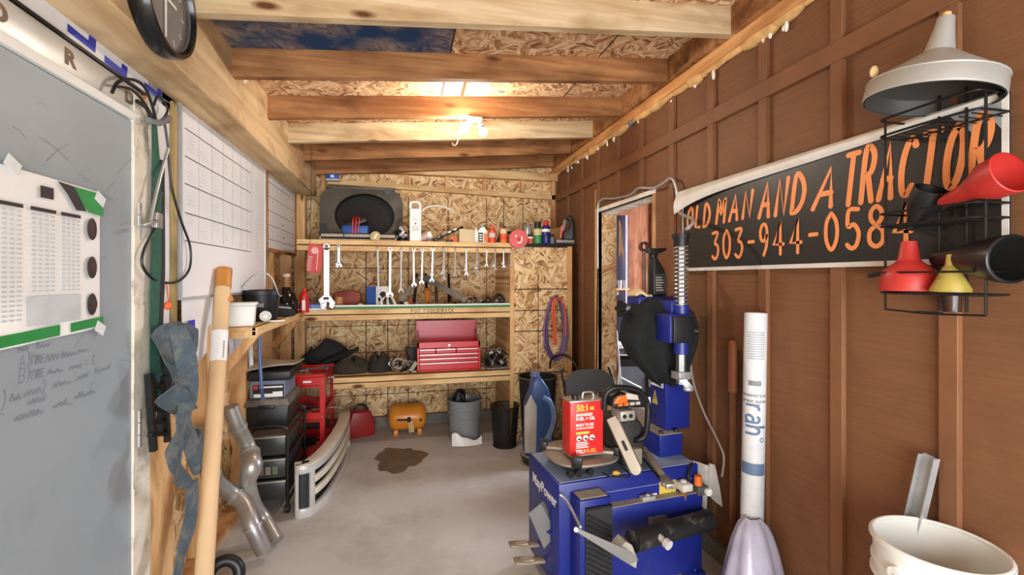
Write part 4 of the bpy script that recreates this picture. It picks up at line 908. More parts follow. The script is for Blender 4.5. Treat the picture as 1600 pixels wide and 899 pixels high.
tag(G().prism([(-w / 2, 0), (w / 2, 0), (w / 2 - .004, .115), (-w / 2 + .002, .122)], -.05, .05, 'XZ').build('foam_block', pm('beige_foam', (204, 186, 150), .85, 0, .08, 12), bev=.006, loc=o), 'plain beige block standing on the top shelf', 'block')
o = onshelf(744, 4.19, Z1)
j = thing('glue_tube', 'narrow white tube standing right of the beige block', 'tube', o, 0); G().cyl((0, 0, 0), (0, 0, .115), .016).build('body', WHITE, j); G().cyl((0, 0, .115), (0, 0, .14), .006).build('tip', WHITE, j)
o = onshelf(754, 4.17, Z1)
j = thing('oil_bottle', 'white bottle with a black band and orange label on the top shelf', 'bottle', o, 0)
G().prism([(-.042, 0), (.042, 0), (.042, .105), (.016, .14), (-.016, .14), (-.042, .105)], -.025, .025, 'XZ').build('body', WHITE, j, bev=.008, seg=3); G().bx(-.041, .0, -.0265, -.025, .006, .09).build('black_label', BLACK, j); G().bx(.008, .041, -.0265, -.025, .006, .085).build('orange_label', ORANGEP, j); G().cyl((0, 0, .14), (0, 0, .165), .014).build('cap', pm('grey_cap', (170, 170, 164)), j)
for k in range(3): G().bx(-.034, -.008, -.0272, -.0265, .02 + k * .022, .03 + k * .022).build('white_print', WHITE, j)
def lathe_bottle(name, label, cat, px, Y, pxw, pyt, body, cap, bands=(), shoulder=.82, neck=.45, group=None, Z=Z1):
    o = onshelf(px, Y, Z); w = pxw * mpp(px, Y) / 2; h = (HOR - pyt) * mpp(px, Y) + HC - Z if pyt else .15
    t = thing(name, label, cat, o, 0, group); s_ = h * shoulder
    G().lathe([(0, 0), (w * .94, 0), (w, .006), (w, s_ * .93), (w * .8, s_), (w * neck, s_ * 1.03), (w * neck, s_ * 1.06), (0, s_ * 1.06)], 24).build('body', body, t)
    G().lathe([(w * neck * 1.15, s_ * 1.02), (w * neck * 1.15, h * .985), (w * neck, h), (0, h)], 18).build('cap', cap, t)
    for z0, z1, m in bands: G().lathe([(w * 1.012, h * z0), (w * 1.012, h * z1)], 24).build('label_band', m, t)
    return t
ORR = pm('orange_red', (222, 78, 48), .4)
lathe_bottle('cleaner_bottle', 'orange-red round bottle with a pale band beside the white bottle', 'bottle', 769, 4.18, 11, 352, ORR, ORR, [(.3, .55, pm('pale_band', (206, 196, 196)))], .75, .4)
lathe_bottle('pill_bottle', 'squat orange bottle with a pale cap in front of the grey saw', 'bottle', 787, 4.15, 12, 358, ORANGEP, pm('peach_cap', (236, 190, 160)), [(.2, .5, ORR)], .62, .8)
o = onshelf(797, 4.27, Z1)
j = thing('angle_grinder', 'black power tool with a grey arched guard behind the bottles', 'power tool', o, 0)
G().tube(cr([(-.12, 0, .02), (-.09, -.01, .075), (-.02, -.01, .105), (.06, 0, .10), (.11, 0, .06)]), [.016] * 25, 8).build('handle', BLACK, j); G().bx(-.02, .10, -.02, .04, .0, .085).build('motor', GREYP, j, bev=.012); G().box((.0, -.0, .112), (.05, .03, .02)).build('trigger', REDP, j, bev=.004)
G().prism([(-.10, .01), (-.05, .05), (-.03, .03), (-.08, 0)], -.02, .0, 'XZ').build('blade', STEEL, j)
p = onY(809, 374, YF - .03)
j = thing('cord_spool', 'round pale red disc hanging over the top shelf edge', 'spool', (p.x, YF - .045, p.z), 0); T = Matrix.Rotation(pi / 2, 4, 'X'); rd = 14.5 * mpp(809, YF)
G().lathe([(0, -.022), (rd, -.02), (rd, -.008), (rd * .6, -.006), (rd * .6, .006), (rd, .008), (rd, .02), (0, .022)], 36, T).build('disc', pm('pale_red', (212, 96, 92), .35, 0, .1), j); G().cyl((0, -.024, 0), (0, -.03, 0), rd * .2).build('hub', REDP, j)
G().strokes([[(-.01, -.035), (.018, -.035), (.028, -.01), (.028, .018)], [(-.03, .02), (-.02, .03)]], .012, -.0236).build('white_mark', WHITE, j)
lathe_bottle('spray_can', 'bare grey spray can behind the pale red disc', 'spray can', 825, 4.26, 13, 350, pm('can_grey', (176, 176, 170), .35, .4), GREYP, [], .86, .6, 'spray cans on the top shelf')
lathe_bottle('paint_pot', 'tiny red and white bottle right of the pale red disc', 'bottle', 828, 4.15, 11, 366, WHITE, BLACK, [(.02, .5, ORR)], .7, .5)
lathe_bottle('spray_can', 'spray can with a green lower half and black cap', 'spray can', 840, 4.16, 13, 347, pm('can_green', (58, 142, 74), .35), BLACK, [(.38, .66, pm('can_pale', (214, 196, 150)))], .70, .7, 'spray cans on the top shelf')
lathe_bottle('spray_can', 'dark blue and white spray can with a red cap', 'spray can', 853, 4.15, 14, 345, pm('can_blue', (36, 40, 110), .3), RED, [(.5, .62, WHITE)], .76, .5, 'spray cans on the top shelf')
o = onshelf(853, 4.15, Z1); 
lathe_bottle('small_pot', 'small dark grey pot right of the blue and white can', 'pot', 862, 4.17, 9, 366, GREYP, BLACK, [], .7, .7)
p0 = onshelf(848, 4.60, Z1)
j = G().surf(lambda u, v: V((-.17 + .42 * u, .02 - .10 * v + .03 * sin(3 * u), (.235 - .02 * u * u) * v * (.62 + .42 * u))), 12, 8, .006).build('cardboard_flap', CARD, loc=p0 + V((.03, .10, 0)))
tag(j, 'bent piece of tan cardboard leaning behind the spray cans', 'cardboard')
o = onshelf(888, 4.25, Z1)
j = thing('jigsaw', 'black handheld jigsaw standing at the right end of the top shelf', 'power tool', o + V((0, 0, .045)), -.3)
G().prism([(-.05, .0), (.05, .0), (.055, .15), (.04, .22), (.0, .245), (-.03, .21), (.012, .19), (.02, .14), (-.0, .10), (-.05, .08)], -.035, .035, 'XZ').build('body', BLACK, j, bev=.012, seg=3)
G().bar((-.055, -.01, .09), (-.03, -.01, .20), .03, .03).build('front_grip', GREYP, j, bev=.006); G().bar((-.078, -.02, .02), (-.062, -.02, .14), .016, .02).build('red_stripe', ORR, j)
j2 = thing('flat_case', 'flat grey slotted case under the black jigsaw', 'case', onshelf(880, 4.23, Z1), 0)
G().bx(-.09, .09, -.07, .07, 0, .042).build('body', pm('case_grey', (150, 150, 148), .45, .1), j2, bev=.005); G().bx(-.088, .088, -.072, -.069, .004, .014).build('dark_edge', BLACK, j2)
tag(G().cyl((0, 0, 0), (0, 0, .05), .016).cyl((0, 0, .05), (0, 0, .07), .012, .004).build('red_pot', pm('dark_red', (130, 30, 34)), loc=onshelf(866, 4.12 + .06, Z1)), 'tiny dark red pot in front of the flat grey case', 'pot')
# electrical box on the last joist
p = onY(518, 261, 4.66)
j = thing('junction_box', 'small bright blue electrical box nailed up under the back joist', 'electrical box', (p.x, 4.742, jz(p.x) - .063), 0)
G().bx(-.05, .05, -.03, .035, 0.01, .062).build('box', pm('box_blue', (34, 84, 190), .4), j, bev=.004); G().bx(-.016, .016, -.0315, -.03, .025, .05).build('plate', WHITE, j); G().bx(-.06, .065, -.04, .04, 0, .009).build('white_strip', WHITE, j)
# ---------------------------------------------------------------- middle shelf
Zm = Z2
o = onshelf(541, 4.36, Zm)
j = thing('red_planer', 'dusty red hand tool leaning on the back of the middle shelf', 'power tool', o, 0)
G().prism([(-.12, .05), (-.10, .14), (.06, .16), (.13, .13), (.13, .06), (.05, .0), (-.06, 0)], -.05, .05, 'XZ').build('body', pm('dusty_red', (126, 48, 34), .6, 0, .25, 8), j, bev=.015); G().cyl((-.06, -.055, .02), (-.05, -.055, .10), .04, .036).build('wooden_knob', pm('knob_wood', (186, 130, 84), .5), j)
tag(G().bx(-.02, .02, -.02, .02, 0, .04).build('white_cube', WHITE, loc=onshelf(563, 4.24, Zm), bev=.004), 'little white block on the middle shelf by the dusty red tool', 'block')
o = onshelf(592, 4.34, Zm); w = sz(577, 610, 4.34)
j = thing('parts_carton', 'blue and white carton standing behind the longest spanners', 'carton', o, -.25); G().bx(-w / 2, w / 2, -.05, .05, 0, .19).build('carton', WHITEP, j, bev=.002, seg=1); G().bx(-w / 2 - .0005, -w * .05, -.0515, -.05, 0, .19).build('blue_panel', BLUEP, j); G().ell((w * .22, -.051, .10), (w * .16, .002, .05), (0, .5, 0)).build('black_print', BLACK, j)
random.seed(4)
o = onshelf(606, 4.22, Zm)
j = thing('glove_bundle', 'crumpled black and white gloves on the middle shelf', 'gloves', o, 0)
g = G().ell((0, 0, .055), (.06, .04, .055)); 
g.build('white_palm', pm('glove_white', (214, 208, 196), .9, 0, .1, 20), j)
for k in range(5): G().tube(cr([(-.03 + .015 * k, -.03, .09), (-.05 + .025 * k, -.055, .07 - .01 * (k % 2)), (-.05 + .03 * k, -.06, .02)]), .011, 8).build('finger', BLACK if k % 2 else pm('glove_white', (214, 208, 196)), j)
def leaning(name, label, cat, px0, py0, px1, py1, Y0, Y1, w, t, mat, hm=None, hfrac=.35, group=None):
    a = onY(px0, py0, Y0); b_ = onY(px1, py1, Y1); a.z = max(a.z, Zm + .02)
    o = thing(name, label, cat, a, 0, group); d = b_ - a
    G().bar(d * (hfrac if hm else 0), d, w, t, (0, -1, 0.2)).build('blade', mat, o, bev=.001, seg=1)
    if hm: G().bar((0, 0, 0), d * (hfrac + .02), w * 1.15, t * 4, (0, -1, .2)).build('handle', hm, o, bev=.003)
    return o
leaning('flat_bar', 'flat steel bar leaning left on the middle shelf behind the spanners', 'bar', 626, 470, 654, 436, 4.22, 4.50, .05, .006, STEEL)
leaning('drywall_saw', 'long pale bladed saw sloping down to the right on the middle shelf', 'saw', 664, 434, 728, 470, 4.70, 4.24, .055, .006, STEEL, GREYP, .2)
for k, (a, b_, m, hmm, lab) in enumerate(((647, 652, BLACK, BLACK, 'black handled file standing behind the spanners, leftmost of the upright tools'), (668, 665, BLACK, ORANGEP, 'black rod with an orange handle standing behind the long saw'), (682, 681, BLACKM, pm('dark_wood', (90, 60, 40)), 'thin dark tool with a wooden handle standing behind the long saw'), (702, 701, BLACK, BLACK, 'plain black bar standing at the right of the upright tools'))):
    leaning('hand_file', lab, 'hand tool', a, 471, b_, 428 if k != 2 else 444, 4.44, 4.80, .026, .008, m, hmm, .4)
random.seed(9)
def junk(name, label, px0, px1, Y, Z, n, hmax, mats, cat='scrap', seed=1, rng=None):
    """a heap of greasy small parts that nobody could count"""
    r = random.Random(seed); o = onshelf((px0 + px1) / 2, Y, Z); w = sz(px0, px1, Y) / 2
    root = thing(name, label, cat, o, 0); root['kind'] = 'stuff'
    gs_ = [G() for _ in mats]
    for k in range(n):
        g = r.choice(gs_); x = r.uniform(-w, w); f_ = (1 - (x / w) ** 2) * .7 + .3; z = r.uniform(.008, hmax * f_); y = r.uniform(-.09, .09); a = V((x, y, z)); d = V((r.uniform(-1, 1), r.uniform(-1, 1), r.uniform(-.5, .5))).normalized() * r.uniform(.02, .06); b_ = a + d; b_.z = max(b_.z, .01)
        t = r.random()
        if t < .35: g.cyl(a, b_, r.uniform(.008, .022), None, 10)
        elif t < .6: g.torus(a + V((0, 0, .012)), r.uniform(.015, .03), r.uniform(.004, .008), d, 16, 6)
        elif t < .8: g.box(a + V((0, 0, .01)), (r.uniform(.02, .06), r.uniform(.02, .04), r.uniform(.012, .03)), (r.uniform(-.5, .5), r.uniform(-.5, .5), r.uniform(0, 3)))
        else: g.tube(cr([a, (a + b_) / 2 + V((0, 0, .02)), b_ + V((.03, 0, 0))]), .005, 6)
    for g, m in zip(gs_, mats):
        if g.v: g.build('loose_parts', m, root)['kind'] = 'stuff'
    return root
GRE = pm('greasy_black', (34, 30, 27), .4, .2, .35, 14)
junk('sockets_heap', 'scatter of dark bits and sockets at the right end of the middle shelf', 705, 792, 4.30, Zm, 44, .06, [GRE, BLACKM, pm('dark_wood', (90, 60, 40)), STEEL], seed=3)
junk('bits_heap', 'scatter of small dark bits along the middle shelf below the hung spanners', 618, 660, 4.26, Zm, 16, .035, [GRE, ORR, STEEL], seed=6)
o = onshelf(780, 4.36, Zm); tag(G().torus((0, 0, .06), .045, .016, (.3, -1, .4), 26, 8).cyl((0, 0, .01), (0, .02, .06), .02).build('hose_clamp', BLACK, loc=o), 'dark ring shaped part standing at the right of the middle shelf', 'ring')
# ---------------------------------------------------------------- lowest shelf
Zl = Z3
tc = onshelf(701, 4.40, Zl); w = sz(652, 751, 4.2)
tch = thing('tool_chest', 'red drawer tool chest with its lid open on the lowest shelf', 'tool chest', (xs(702, 4.22), 4.22, Zl + .0005), 0)
CR_ = pm('chest_red', (206, 34, 44), .3, 0, .06, 6); Dp = .28; hB = .265
body = G().bx(-w / 2, w / 2, .012, Dp, 0, .012).bx(-w / 2, -w / 2 + .02, 0, Dp, 0, hB).bx(w / 2 - .02, w / 2, 0, Dp, 0, hB).bx(-w / 2, w / 2, Dp - .01, Dp, 0, hB).bx(-w / 2, w / 2, 0, .02, hB - .055, hB).bx(-w / 2, w / 2, .02, Dp, hB - .075, hB - .07).bx(-w / 2, w / 2, 0, .012, 0, .012)
body.build('body', CR_, tch, bev=.003, seg=1)
G().bx(-w / 2, w / 2, Dp - .005, Dp + .005, hB, hB + .175).bx(-w / 2, w / 2, Dp - .06, Dp, hB + .165, hB + .175).bx(-w / 2, -w / 2 + .006, Dp - .08, Dp, hB, hB + .175).bx(w / 2 - .006, w / 2, Dp - .08, Dp, hB, hB + .175).build('lid', CR_, tch)
TR = pm('drawer_trim', (226, 222, 216), .3, .5, .04)
for (x0, x1, z0, z1) in ((-w / 2 + .022, -.075 - .05, .163, .205), (-.118, .06, .163, .205), (.067, w / 2 - .022, .163, .205), (-w / 2 + .022, w / 2 - .022, .125, .16), (-w / 2 + .022, w / 2 - .022, .085, .122), (-w / 2 + .022, w / 2 - .022, .014, .082)):
    dr = G().bx(x0, x1, .002, Dp - .03, z0, z1).build('drawer', CR_, tch, bev=.002, seg=1); G().bx(x0, x1, -.010, .003, z1 - .013, z1 - .003).build('pull', TR, dr, bev=.002, seg=1)
G().cyl((0, -.006, hB - .03), (0, .001, hB - .03), .009).build('lock', CHROME, tch)
for sx in (-1, 1): G().bar((sx * (w / 2 - .012), .04, hB), (sx * (w / 2 - .012), Dp - .02, hB + .08), .012, .003).build('stay', STEEL, tch)
r = random.Random(2)
for k in range(5):
    o = spanner_mesh(.2, .014).build('spanner', SPD); o.location = (tch.location.x + (-.16 + .075 * k), 4.22 + .13, Zl + hB - .055); o.rotation_euler = (pi / 2, 0, 1.2 + .25 * k); tag(o, 'spanner lying in the open top of the red tool chest', 'spanner', 'spanners in the open tool chest')
CL = pm('dark_rag', (52, 46, 38), .95, 0, .3, 14, .3)
for k, (px, wpx, hp, m, lab, col) in enumerate(((548, 60, .12, CL, 'dark rag bundle on the lowest shelf, nearest the red cart', 0), (592, 36, .15, pm('greasy_cloth', (38, 34, 30), .8), 'dark rounded bundle on the lowest shelf between rags and chrome parts', 0))):
    o = onshelf(px, 4.36, Zl); ww = wpx * mpp(px, 4.36) / 2
    j = G().surf(lambda u, v: V((ww * (.25 + .75 * sin(pi * (.5 + .5 * v)) ** .6) * cos(2 * pi * u) * (1 + .12 * sin(6 * pi * u + k)), .10 * (.2 + .8 * sin(pi * (.5 + .5 * v)) ** .6) * sin(2 * pi * u), hp * v * (1 + .2 * sin(4 * pi * u + 2 * k)))), 30, 12, .002)
    tag(j.build('rag_bundle', m, loc=o), lab, 'rag')
for k, (px, py, l) in enumerate(((528, 560, .32),)):
    o = onshelf(px, 4.46, Zl); tag(G().surf(lambda u, v: V((-.16 + .34 * u, -.05 + .1 * v, .10 + .09 * u - .05 * (1 - u) + .02 * sin(9 * v + 4 * u))), 14, 5, .012).bx(-.14, .16, -.03, .04, 0, .07).build('folded_mat', pm('mat_black', (40, 40, 38), .85)), 'stiff black folded mat pointing up to the right on the lowest shelf', 'mat').location = o
junk('chrome_heap', 'heap of chrome and dark fittings on the lowest shelf left of the red chest', 600, 650, 4.34, Zl, 38, .10, [CHROME, GRE, DUST, STEEL], seed=8)
o = onshelf(621, 4.30, Zl); j = thing('pipe_coupling', 'dusty round coupling in the heap beside the red tool chest', 'coupling', o, .3); T = Matrix.Translation((0, 0, .06)) @ Matrix.Rotation(1.1, 4, 'X')
G().lathe([(.035, -.04), (.055, -.04), (.06, .0), (.055, .04), (.035, .04)], 26, T, True).build('collar', pm('dusty_coupling', (150, 140, 122), .6, .3), j)
for k in range(6): G().ell((.045 * cos(k), -.05, .06 + .045 * sin(k)), .007).build('screw', BLACKM, j)
o = onshelf(645, 4.24, Zl); tag(G().box((0, 0, .045), (.03, .05, .11), (0, .6, 0)).bx(-.05, .03, -.025, .025, 0, .014).build('hinge_bracket', pm('pale_bracket', (164, 156, 138), .6, .2), loc=o), 'dusty pale bracket leaning against the left side of the red tool chest', 'bracket')
o = onshelf(648, 4.44, Zl); tag(G().box((0, 0, .12), (.12, .09, .16), (0, -.3, .2)).bx(-.05, .05, -.05, .05, 0, .08).build('black_carton', BLACK, loc=o), 'black box tucked behind the left end of the red tool chest', 'box')
junk('chain_heap', 'heap of black greasy chain and hooks on a tray right of the red chest', 757, 797, 4.34, Zl + .013, 60, .13, [GRE, BLACKM, GRE, STEEL], seed=12)
o = onshelf(778, 4.32, Zl); tag(G().bx(-.135, .13, -.13, .13, 0, .004).bx(-.135, .13, -.13, -.126, 0, .012).bx(-.135, -.131, -.13, .13, 0, .012).bx(.126, .13, -.13, .13, 0, .012).build('metal_tray', STEEL, loc=o), 'flat metal tray under the black chain heap', 'tray')
# ---------------------------------------------------------------- floor at the back
cx, cyy = xs(637, 4.60), 4.60
at_ = thing('air_tank', 'small orange portable air tank lying on the floor under the shelves', 'air tank', (cx, cyy, 0), 0)
AO = pm('tank_orange', (226, 142, 48), .3, 0, .1, 5, dirt=(170, 100, 44), dirt_amt=.25); L = 58 * mpp(637, 4.6) / 2; rt_ = .122
T = Matrix.Translation((0, 0, .155)) @ Matrix.Rotation(pi / 2, 4, 'Y')
G().lathe([(0, -L), (rt_ * .6, -L + .005), (rt_ * .92, -L + .035), (rt_, -L + .07), (rt_, L - .07), (rt_ * .92, L - .035), (rt_ * .6, L - .005), (0, L)], 32, T).build('shell', AO, at_)
for sx in (-.11, .11): G().bx(sx - .02, sx + .02, -.09, .09, 0, .05).build('foot', AO, at_, bev=.004)
G().cyl((.01, -.12, .165), (.01, -.155, .16), .02).bar((.01, -.155, .165), (-.10, -.16, .17), .016, .012).build('valve', BLACKM, at_); G().box((.03, -.14, .10), (.05, .02, .11), (0, -.12, 0)).build('tag', pm('tag_tan', (196, 160, 104), .7), at_); G().cyl((.12, -.12, .15), (.12, -.145, .15), .012).build('gauge', BLACKM, at_)
def pail(o, r0, r1, h, m, name='body', rims=((.74, .012), (.84, .008), (.985, .012)), th=.004):
    P = [(0, 0), (r0, 0)]; 
    ring_ = lambda z: r0 + (r1 - r0) * z
    zs = 0.0
    for zf, d in rims: P += [(ring_(zf - .02), h * (zf - .02)), (ring_(zf) + d, h * (zf - .012)), (ring_(zf) + d, h * (zf + .008)), (ring_(zf + .012), h * (zf + .012))]
    P += [(r1 - th, h), (r0 - th, .008), (0, .008)]
    return G().lathe(P, 48).build(name, m, o)
p = V((xs(726, 4.33), 4.33, 0)); r_ = 52 * mpp(726, 4.33) / 2
gb = thing('grey_pail', 'grey plastic pail full of dark parts on the floor under the shelves', 'pail', p, 0)
pail(gb, r_ * .87, r_ * .98, .37, pm('pail_grey', (134, 138, 142), .5, 0, .1, 7, dirt=(108, 104, 98), dirt_amt=.3))
G().lathe([(0, .30), (r_ * .95, .31), (0, .34)], 24).build('content', GRE, gb)
for k in range(3): G().torus((-.02 + .03 * k, .0, .385), .042, .008, (.9, .3 - .2 * k, 0), 24, 6).build('pipe_ring', STEEL if k else BLACK, gb)
G().tube(cr([(-.10, .02, .34), (-.08, .0, .42), (-.03, .02, .44), (.0, .04, .40)]), .018, 8).build('hose_bit', BLACK, gb)
G().tube(cr([(-r_ * 1.02, 0, .30), (-r_ * .9, -r_ * .55, .24), (0, -r_ * 1.03, .20), (r_ * .9, -r_ * .55, .24), (r_ * 1.02, 0, .30)]), .003, 6).build('bail', STEEL, gb)
tag(G().surf(lambda u, v: V((-.13 + .27 * u, -.03 * sin(3 * u) - .03 * v, .004 + (.10 + .012 * sin(14 * u)) * (1 - v) * (.7 + .3 * sin(5 * u + 1)) + .004)), 20, 8, .003).build('plastic_bag', pm('milky_plastic', (226, 226, 222), .3, 0, .08, 20), loc=(xs(729, 4.1), 4.13, 0.0)), 'crumpled milky plastic sheet at the foot of the grey pail', 'plastic sheet')
tag(G().prism([(-.14, -.06), (.04, .06), (.10, .05), (-.12, -.09)], 0.0005, .004, 'XY').build('paper_scrap', pm('tan_scrap', (190, 178, 158), .8), loc=(xs(725, 4.0), 3.98, 0)), 'flat pale scrap lying on the concrete in front of the grey pail', 'scrap')
p = V((xs(788, 4.06), 4.04, 0)); r_ = 45 * mpp(788, 4.06) / 2
wbn = thing('waste_bin', 'black wire mesh waste bin on the floor left of the blue jug', 'waste bin', p, 0); h = .36
MESH = glass('mesh_black', (22, 22, 23), .5, .72)
G().lathe([(0, .006), (r_ * .78, .006), (r_ * .98, h)], 40).build('mesh', MESH, wbn); G().torus((0, 0, h), r_, .006, (0, 0, 1), 40, 8).torus((0, 0, h - .03), r_ * .97, .003, (0, 0, 1), 40, 6).build('rim', BLACKM, wbn); G().torus((0, 0, .007), r_ * .79, .006, (0, 0, 1), 36, 8).lathe([(0, .002), (r_ * .78, .002), (r_ * .78, .008), (0, .008)], 36).build('base', BLACKM, wbn)
# hose coil on the pillar
hp = onY(866, 464, 4.118); hc = thing('hose_coil', 'purple air hose and orange cord coiled on a nail on the pillar', 'hose', (hp.x, 4.10, hp.z), 0)
HP_ = pm('hose_purple', (104, 76, 122), .4, 0, .12, 10); s_ = mpp(866, 4.1)
for k in range(6):
    a = (15 + k * 1.4) * s_; dz = (92 + (k % 3) * 3) * s_; y = -.012 - .012 * (k % 3)
    pts = [(a * sin(2 * pi * t / 16) * (.72 + .28 * (1 - cos(2 * pi * t / 16)) / 2), y - .004 * sin(k + t), -dz / 2 + dz / 2 * cos(2 * pi * t / 16)) for t in range(16)]
    G().tube(cr(pts, 4, True), .0092, 8, True).build('hose_loop', HP_, hc)
G().tube(cr([(0, -.05, -.01), (.05, -.05, -.04), (.085, -.048, -.16), (.09, -.046, -.36)]), .0075, 8).build('orange_cord', pm('cord_orange', (226, 90, 40), .4), hc)
for x in (-.03, -.012): G().tube(cr([(0, -.052, -.01), (x - .01, -.052, -.06), (x, -.05, -.25), (x + .01, -.05, -.44)]), .009, 8).build('orange_cord', pm('cord_orange', (226, 90, 40)), hc)
G().tube([(0, .018, .0), (0, -.06, .004), (0, -.066, .02)], .005, 6).build('nail', BLACKM, hc); G().tube(cr([(-.07, -.03, -.36), (-.105, -.02, -.46), (-.06, -.02, -.53), (.0, -.02, -.56)]), .007, 6).build('loose_end', pm('hose_brown', (92, 70, 70), .5), hc)

# ---------------------------------------------------------------- ceiling lamp holder
p = onY(745, 180, 3.12); zj = jz(p.x)
lf = thing('lamp_holder', 'white two-socket bulb holder screwed under a joist, left bulb lit', 'ceiling lamp', (p.x, 3.152, zj - .001), 0)
G().bx(-.06, .04, -.03, .03, -.022, 0).bx(-.20, -.06, -.012, .012, -.012, 0).build('base', WHITE, lf, bev=.004)
for nm, tip, m in (('lit_bulb', V((-.085, -.035, -.085)), emit('bulb_glow', (255, 243, 226), BULB_E)), ('faint_glow_bulb', V((.045, -.035, -.105)), emit('bulb_dim', (255, 250, 240), 1.3))):  # right bulb is off; its white is a faint glow put into the material
    b0 = V((-.02 if tip.x < 0 else .02, -.0, -.018)); d = (tip - b0); k = b0 + d * .62
    arm_ = G().cyl(b0, k, .016, .019).build('socket', WHITE, lf)
    G().ell(tip, (.030, .030, .034)).build(nm, m, arm_); G().cyl(k, k + d * .08, .0195, .0195).build('collar', BLACK if tip.x > 0 else WHITE, arm_)
G().tube(cr([(-.11, 0, -.01), (-.105, -.01, -.05), (-.115, -.01, -.12), (-.135, -.01, -.19), (-.155, -.01, -.205), (-.165, -.01, -.19)]), .0016, 5).build('pull_cord', pm('cord_cream', (216, 190, 140)), lf)
for px, py, y, dx, dz in ((768, 46, 2.2, -.06, -.13), (727, 118, 2.9, -.03, -.10)):
    p = onY(px, py, y); z = jz(p.x) + .138
    tag(G().bar((p.x, y, z), (p.x + dx, y - .06, z + dz - .02), .022, .003).build('wood_splinter', pm('splinter', (226, 196, 140), .8)), 'long loose splinter hanging from the roof boards %s' % ('nearest the camera' if y < 2.5 else 'above the lamp holder'), 'splinter')
tag(G().tube(cr([V((-.815, 3.30, 2.60)), V((-.76, 3.27, 2.63)), V((-.64, 3.2, 2.60)), V((-.55, 3.15, 2.54))]), .007, 6).build('stub_cable', pm('cable_cream', (214, 186, 130))), 'short cream cable stub poking out above the heavy beam', 'cable')
bh = thing('blue_hook', 'small blue plastic clip hanging from the foam along the right wall', 'clip', onX(985, 187, XR - .03), QR)
G().torus((0, 0, -.02), .022, .006, (0, 1, 0), 20, 6).bar((0, 0, 0), (-.05, 0, .02), .012, .008).build('clip', pm('clip_blue', (76, 132, 176)), bh); G().box((-.07, 0, .015), (.05, .02, .03)).build('white_end', WHITE, bh, bev=.004)

# ---------------------------------------------------------------- painted banner on the right wall
sgn = thing('wall_banner', 'long black banner with orange hand-painted lettering on the brown wall', 'banner', (XR - .024, 2.43, 1.542), QR)
SW, SHt = 1.515, .472
SBK = pm('banner_black', (36, 34, 33), .42, 0, .18, 5)
G().bx(0, SW, -.006, 0, .0, SHt).build('panel', SBK, sgn)
G().bx(0, SW, -.0075, -.006, 0, .018).bx(SW - .016, SW, -.0075, -.006, 0, SHt).bx(0, .006, -.0075, -.006, 0, SHt).build('white_border', pm('border_white', (222, 218, 210), .5), sgn)
G().surf(lambda u, v: V((-.035 * (1 - u) ** 3 + (SW * .99) * u, -.010 - .018 * sin(pi * v) - .03 * (1 - u) ** 4 * v, SHt + .006 - v * (.062 - .008 * u + .075 * (1 - u) ** 8 - .03 * u * u))), 40, 6, .002).build('curled_edge', pm('banner_back', (226, 222, 214), .5), sgn)
G().prism([(SW - .16, SHt), (SW - .016, SHt), (SW - .016, SHt - .10), (SW - .05, SHt - .045), (SW - .075, SHt - .10), (SW - .11, SHt - .06)], -.0072, -.0062, 'XZ').build('torn_corner', pm('banner_grey', (150, 152, 154), .4), sgn)
lt = G()
SXY = lambda px, py: (lambda q: (2.43 - q.y, q.z - 1.542))(onX(px, py, XR - .031))
def word(t, px0, py0, px1, ptop, wid, sl, w):
    """fit one painted word: baseline from (px0,py0) to (px1,py1...), cap height from ptop at the left"""
    a = SXY(px0, py0); b_ = SXY(px1[0], px1[1]); c_ = SXY(px0, ptop); h = c_[1] - a[1]
    ls = letters(t, 0, 0, h, wid, sl, .30); xm = max(p[0] for l in ls for p in l); s_ = (b_[0] - a[0]) / xm
    ls = [[(a[0] + p[0] * s_, a[1] + p[1] + (b_[1] - a[1]) * p[0] / xm) for p in l] for l in ls]
    lt.strokes(ls, w, -.0066)
word('OLD', 1073, 357, (1109, 353), 326, .62, .15, .019)
word('MAN', 1119, 349, (1176, 338), 313, .62, .15, .020)
word('AND', 1186, 340, (1257, 330), 289, .62, .18, .022)
word('A', 1270, 327, (1299, 322), 270, .62, .22, .021)
word('TRACTOR', 1318, 321, (1548, 283), 245, .70, .24, .0205)
word('303-944-0584', 1113, 405, (1424, 381), 364, .70, 0, .0165)
lt.build('lettering', ORANGE, sgn)
# ---------------------------------------------------------------- wire rack of funnels
rk = thing('wire_rack', 'black wire caddy hung on the wall in front of the banner, holding funnels', 'wire rack', (XR - .035, 1.04, 1.40), QR)
WI = pm('wire_black', (34, 33, 33), .4, .4, .1)
wx, wy = .132, .125
def loop(z, r=.0035): return [(-wx, -.01, z), (-wx, -wy * .75, z), (-wx + .03, -wy, z), (wx - .03, -wy, z), (wx, -wy * .75, z), (wx, -.01, z)]
for z in (.605, .553, .305, .265, .118, .055):
    G().tube(cr(loop(z), 4), .0036, 6).tube([(-wx, -.01, z), (wx, -.01, z)], .003, 6).build('rail', WI, rk)
for z in (.545, .262, .052):
    g = G()
    for k in range(9): g.tube([(-wx * .9 + wx * .225 * k, -.01, z), (-wx * .9 + wx * .225 * k, -wy * .98, z)], .0022, 5)
    g.build('basket_floor', WI, rk)
for x in (-wx, wx): G().tube([(x, -wy * .75, .0), (x, -wy * .75, .61)], .0035, 6).build('post', WI, rk)
for x in (-.035, .035): G().tube([(x, -.008, .0), (x, -.008, .66)], .004, 6).build('back_post', WI, rk)
G().tube([(-wx, -wy * .75, .0), (-.04, -wy * .75, -.004), (.04, -wy * .75, -.004), (wx, -wy * .75, .0)], .0034, 6).tube([(-.04, -wy * .75, -.003), (.03, -wy * .75, -.003)], .005, 6).build('bottom_bar', WI, rk)
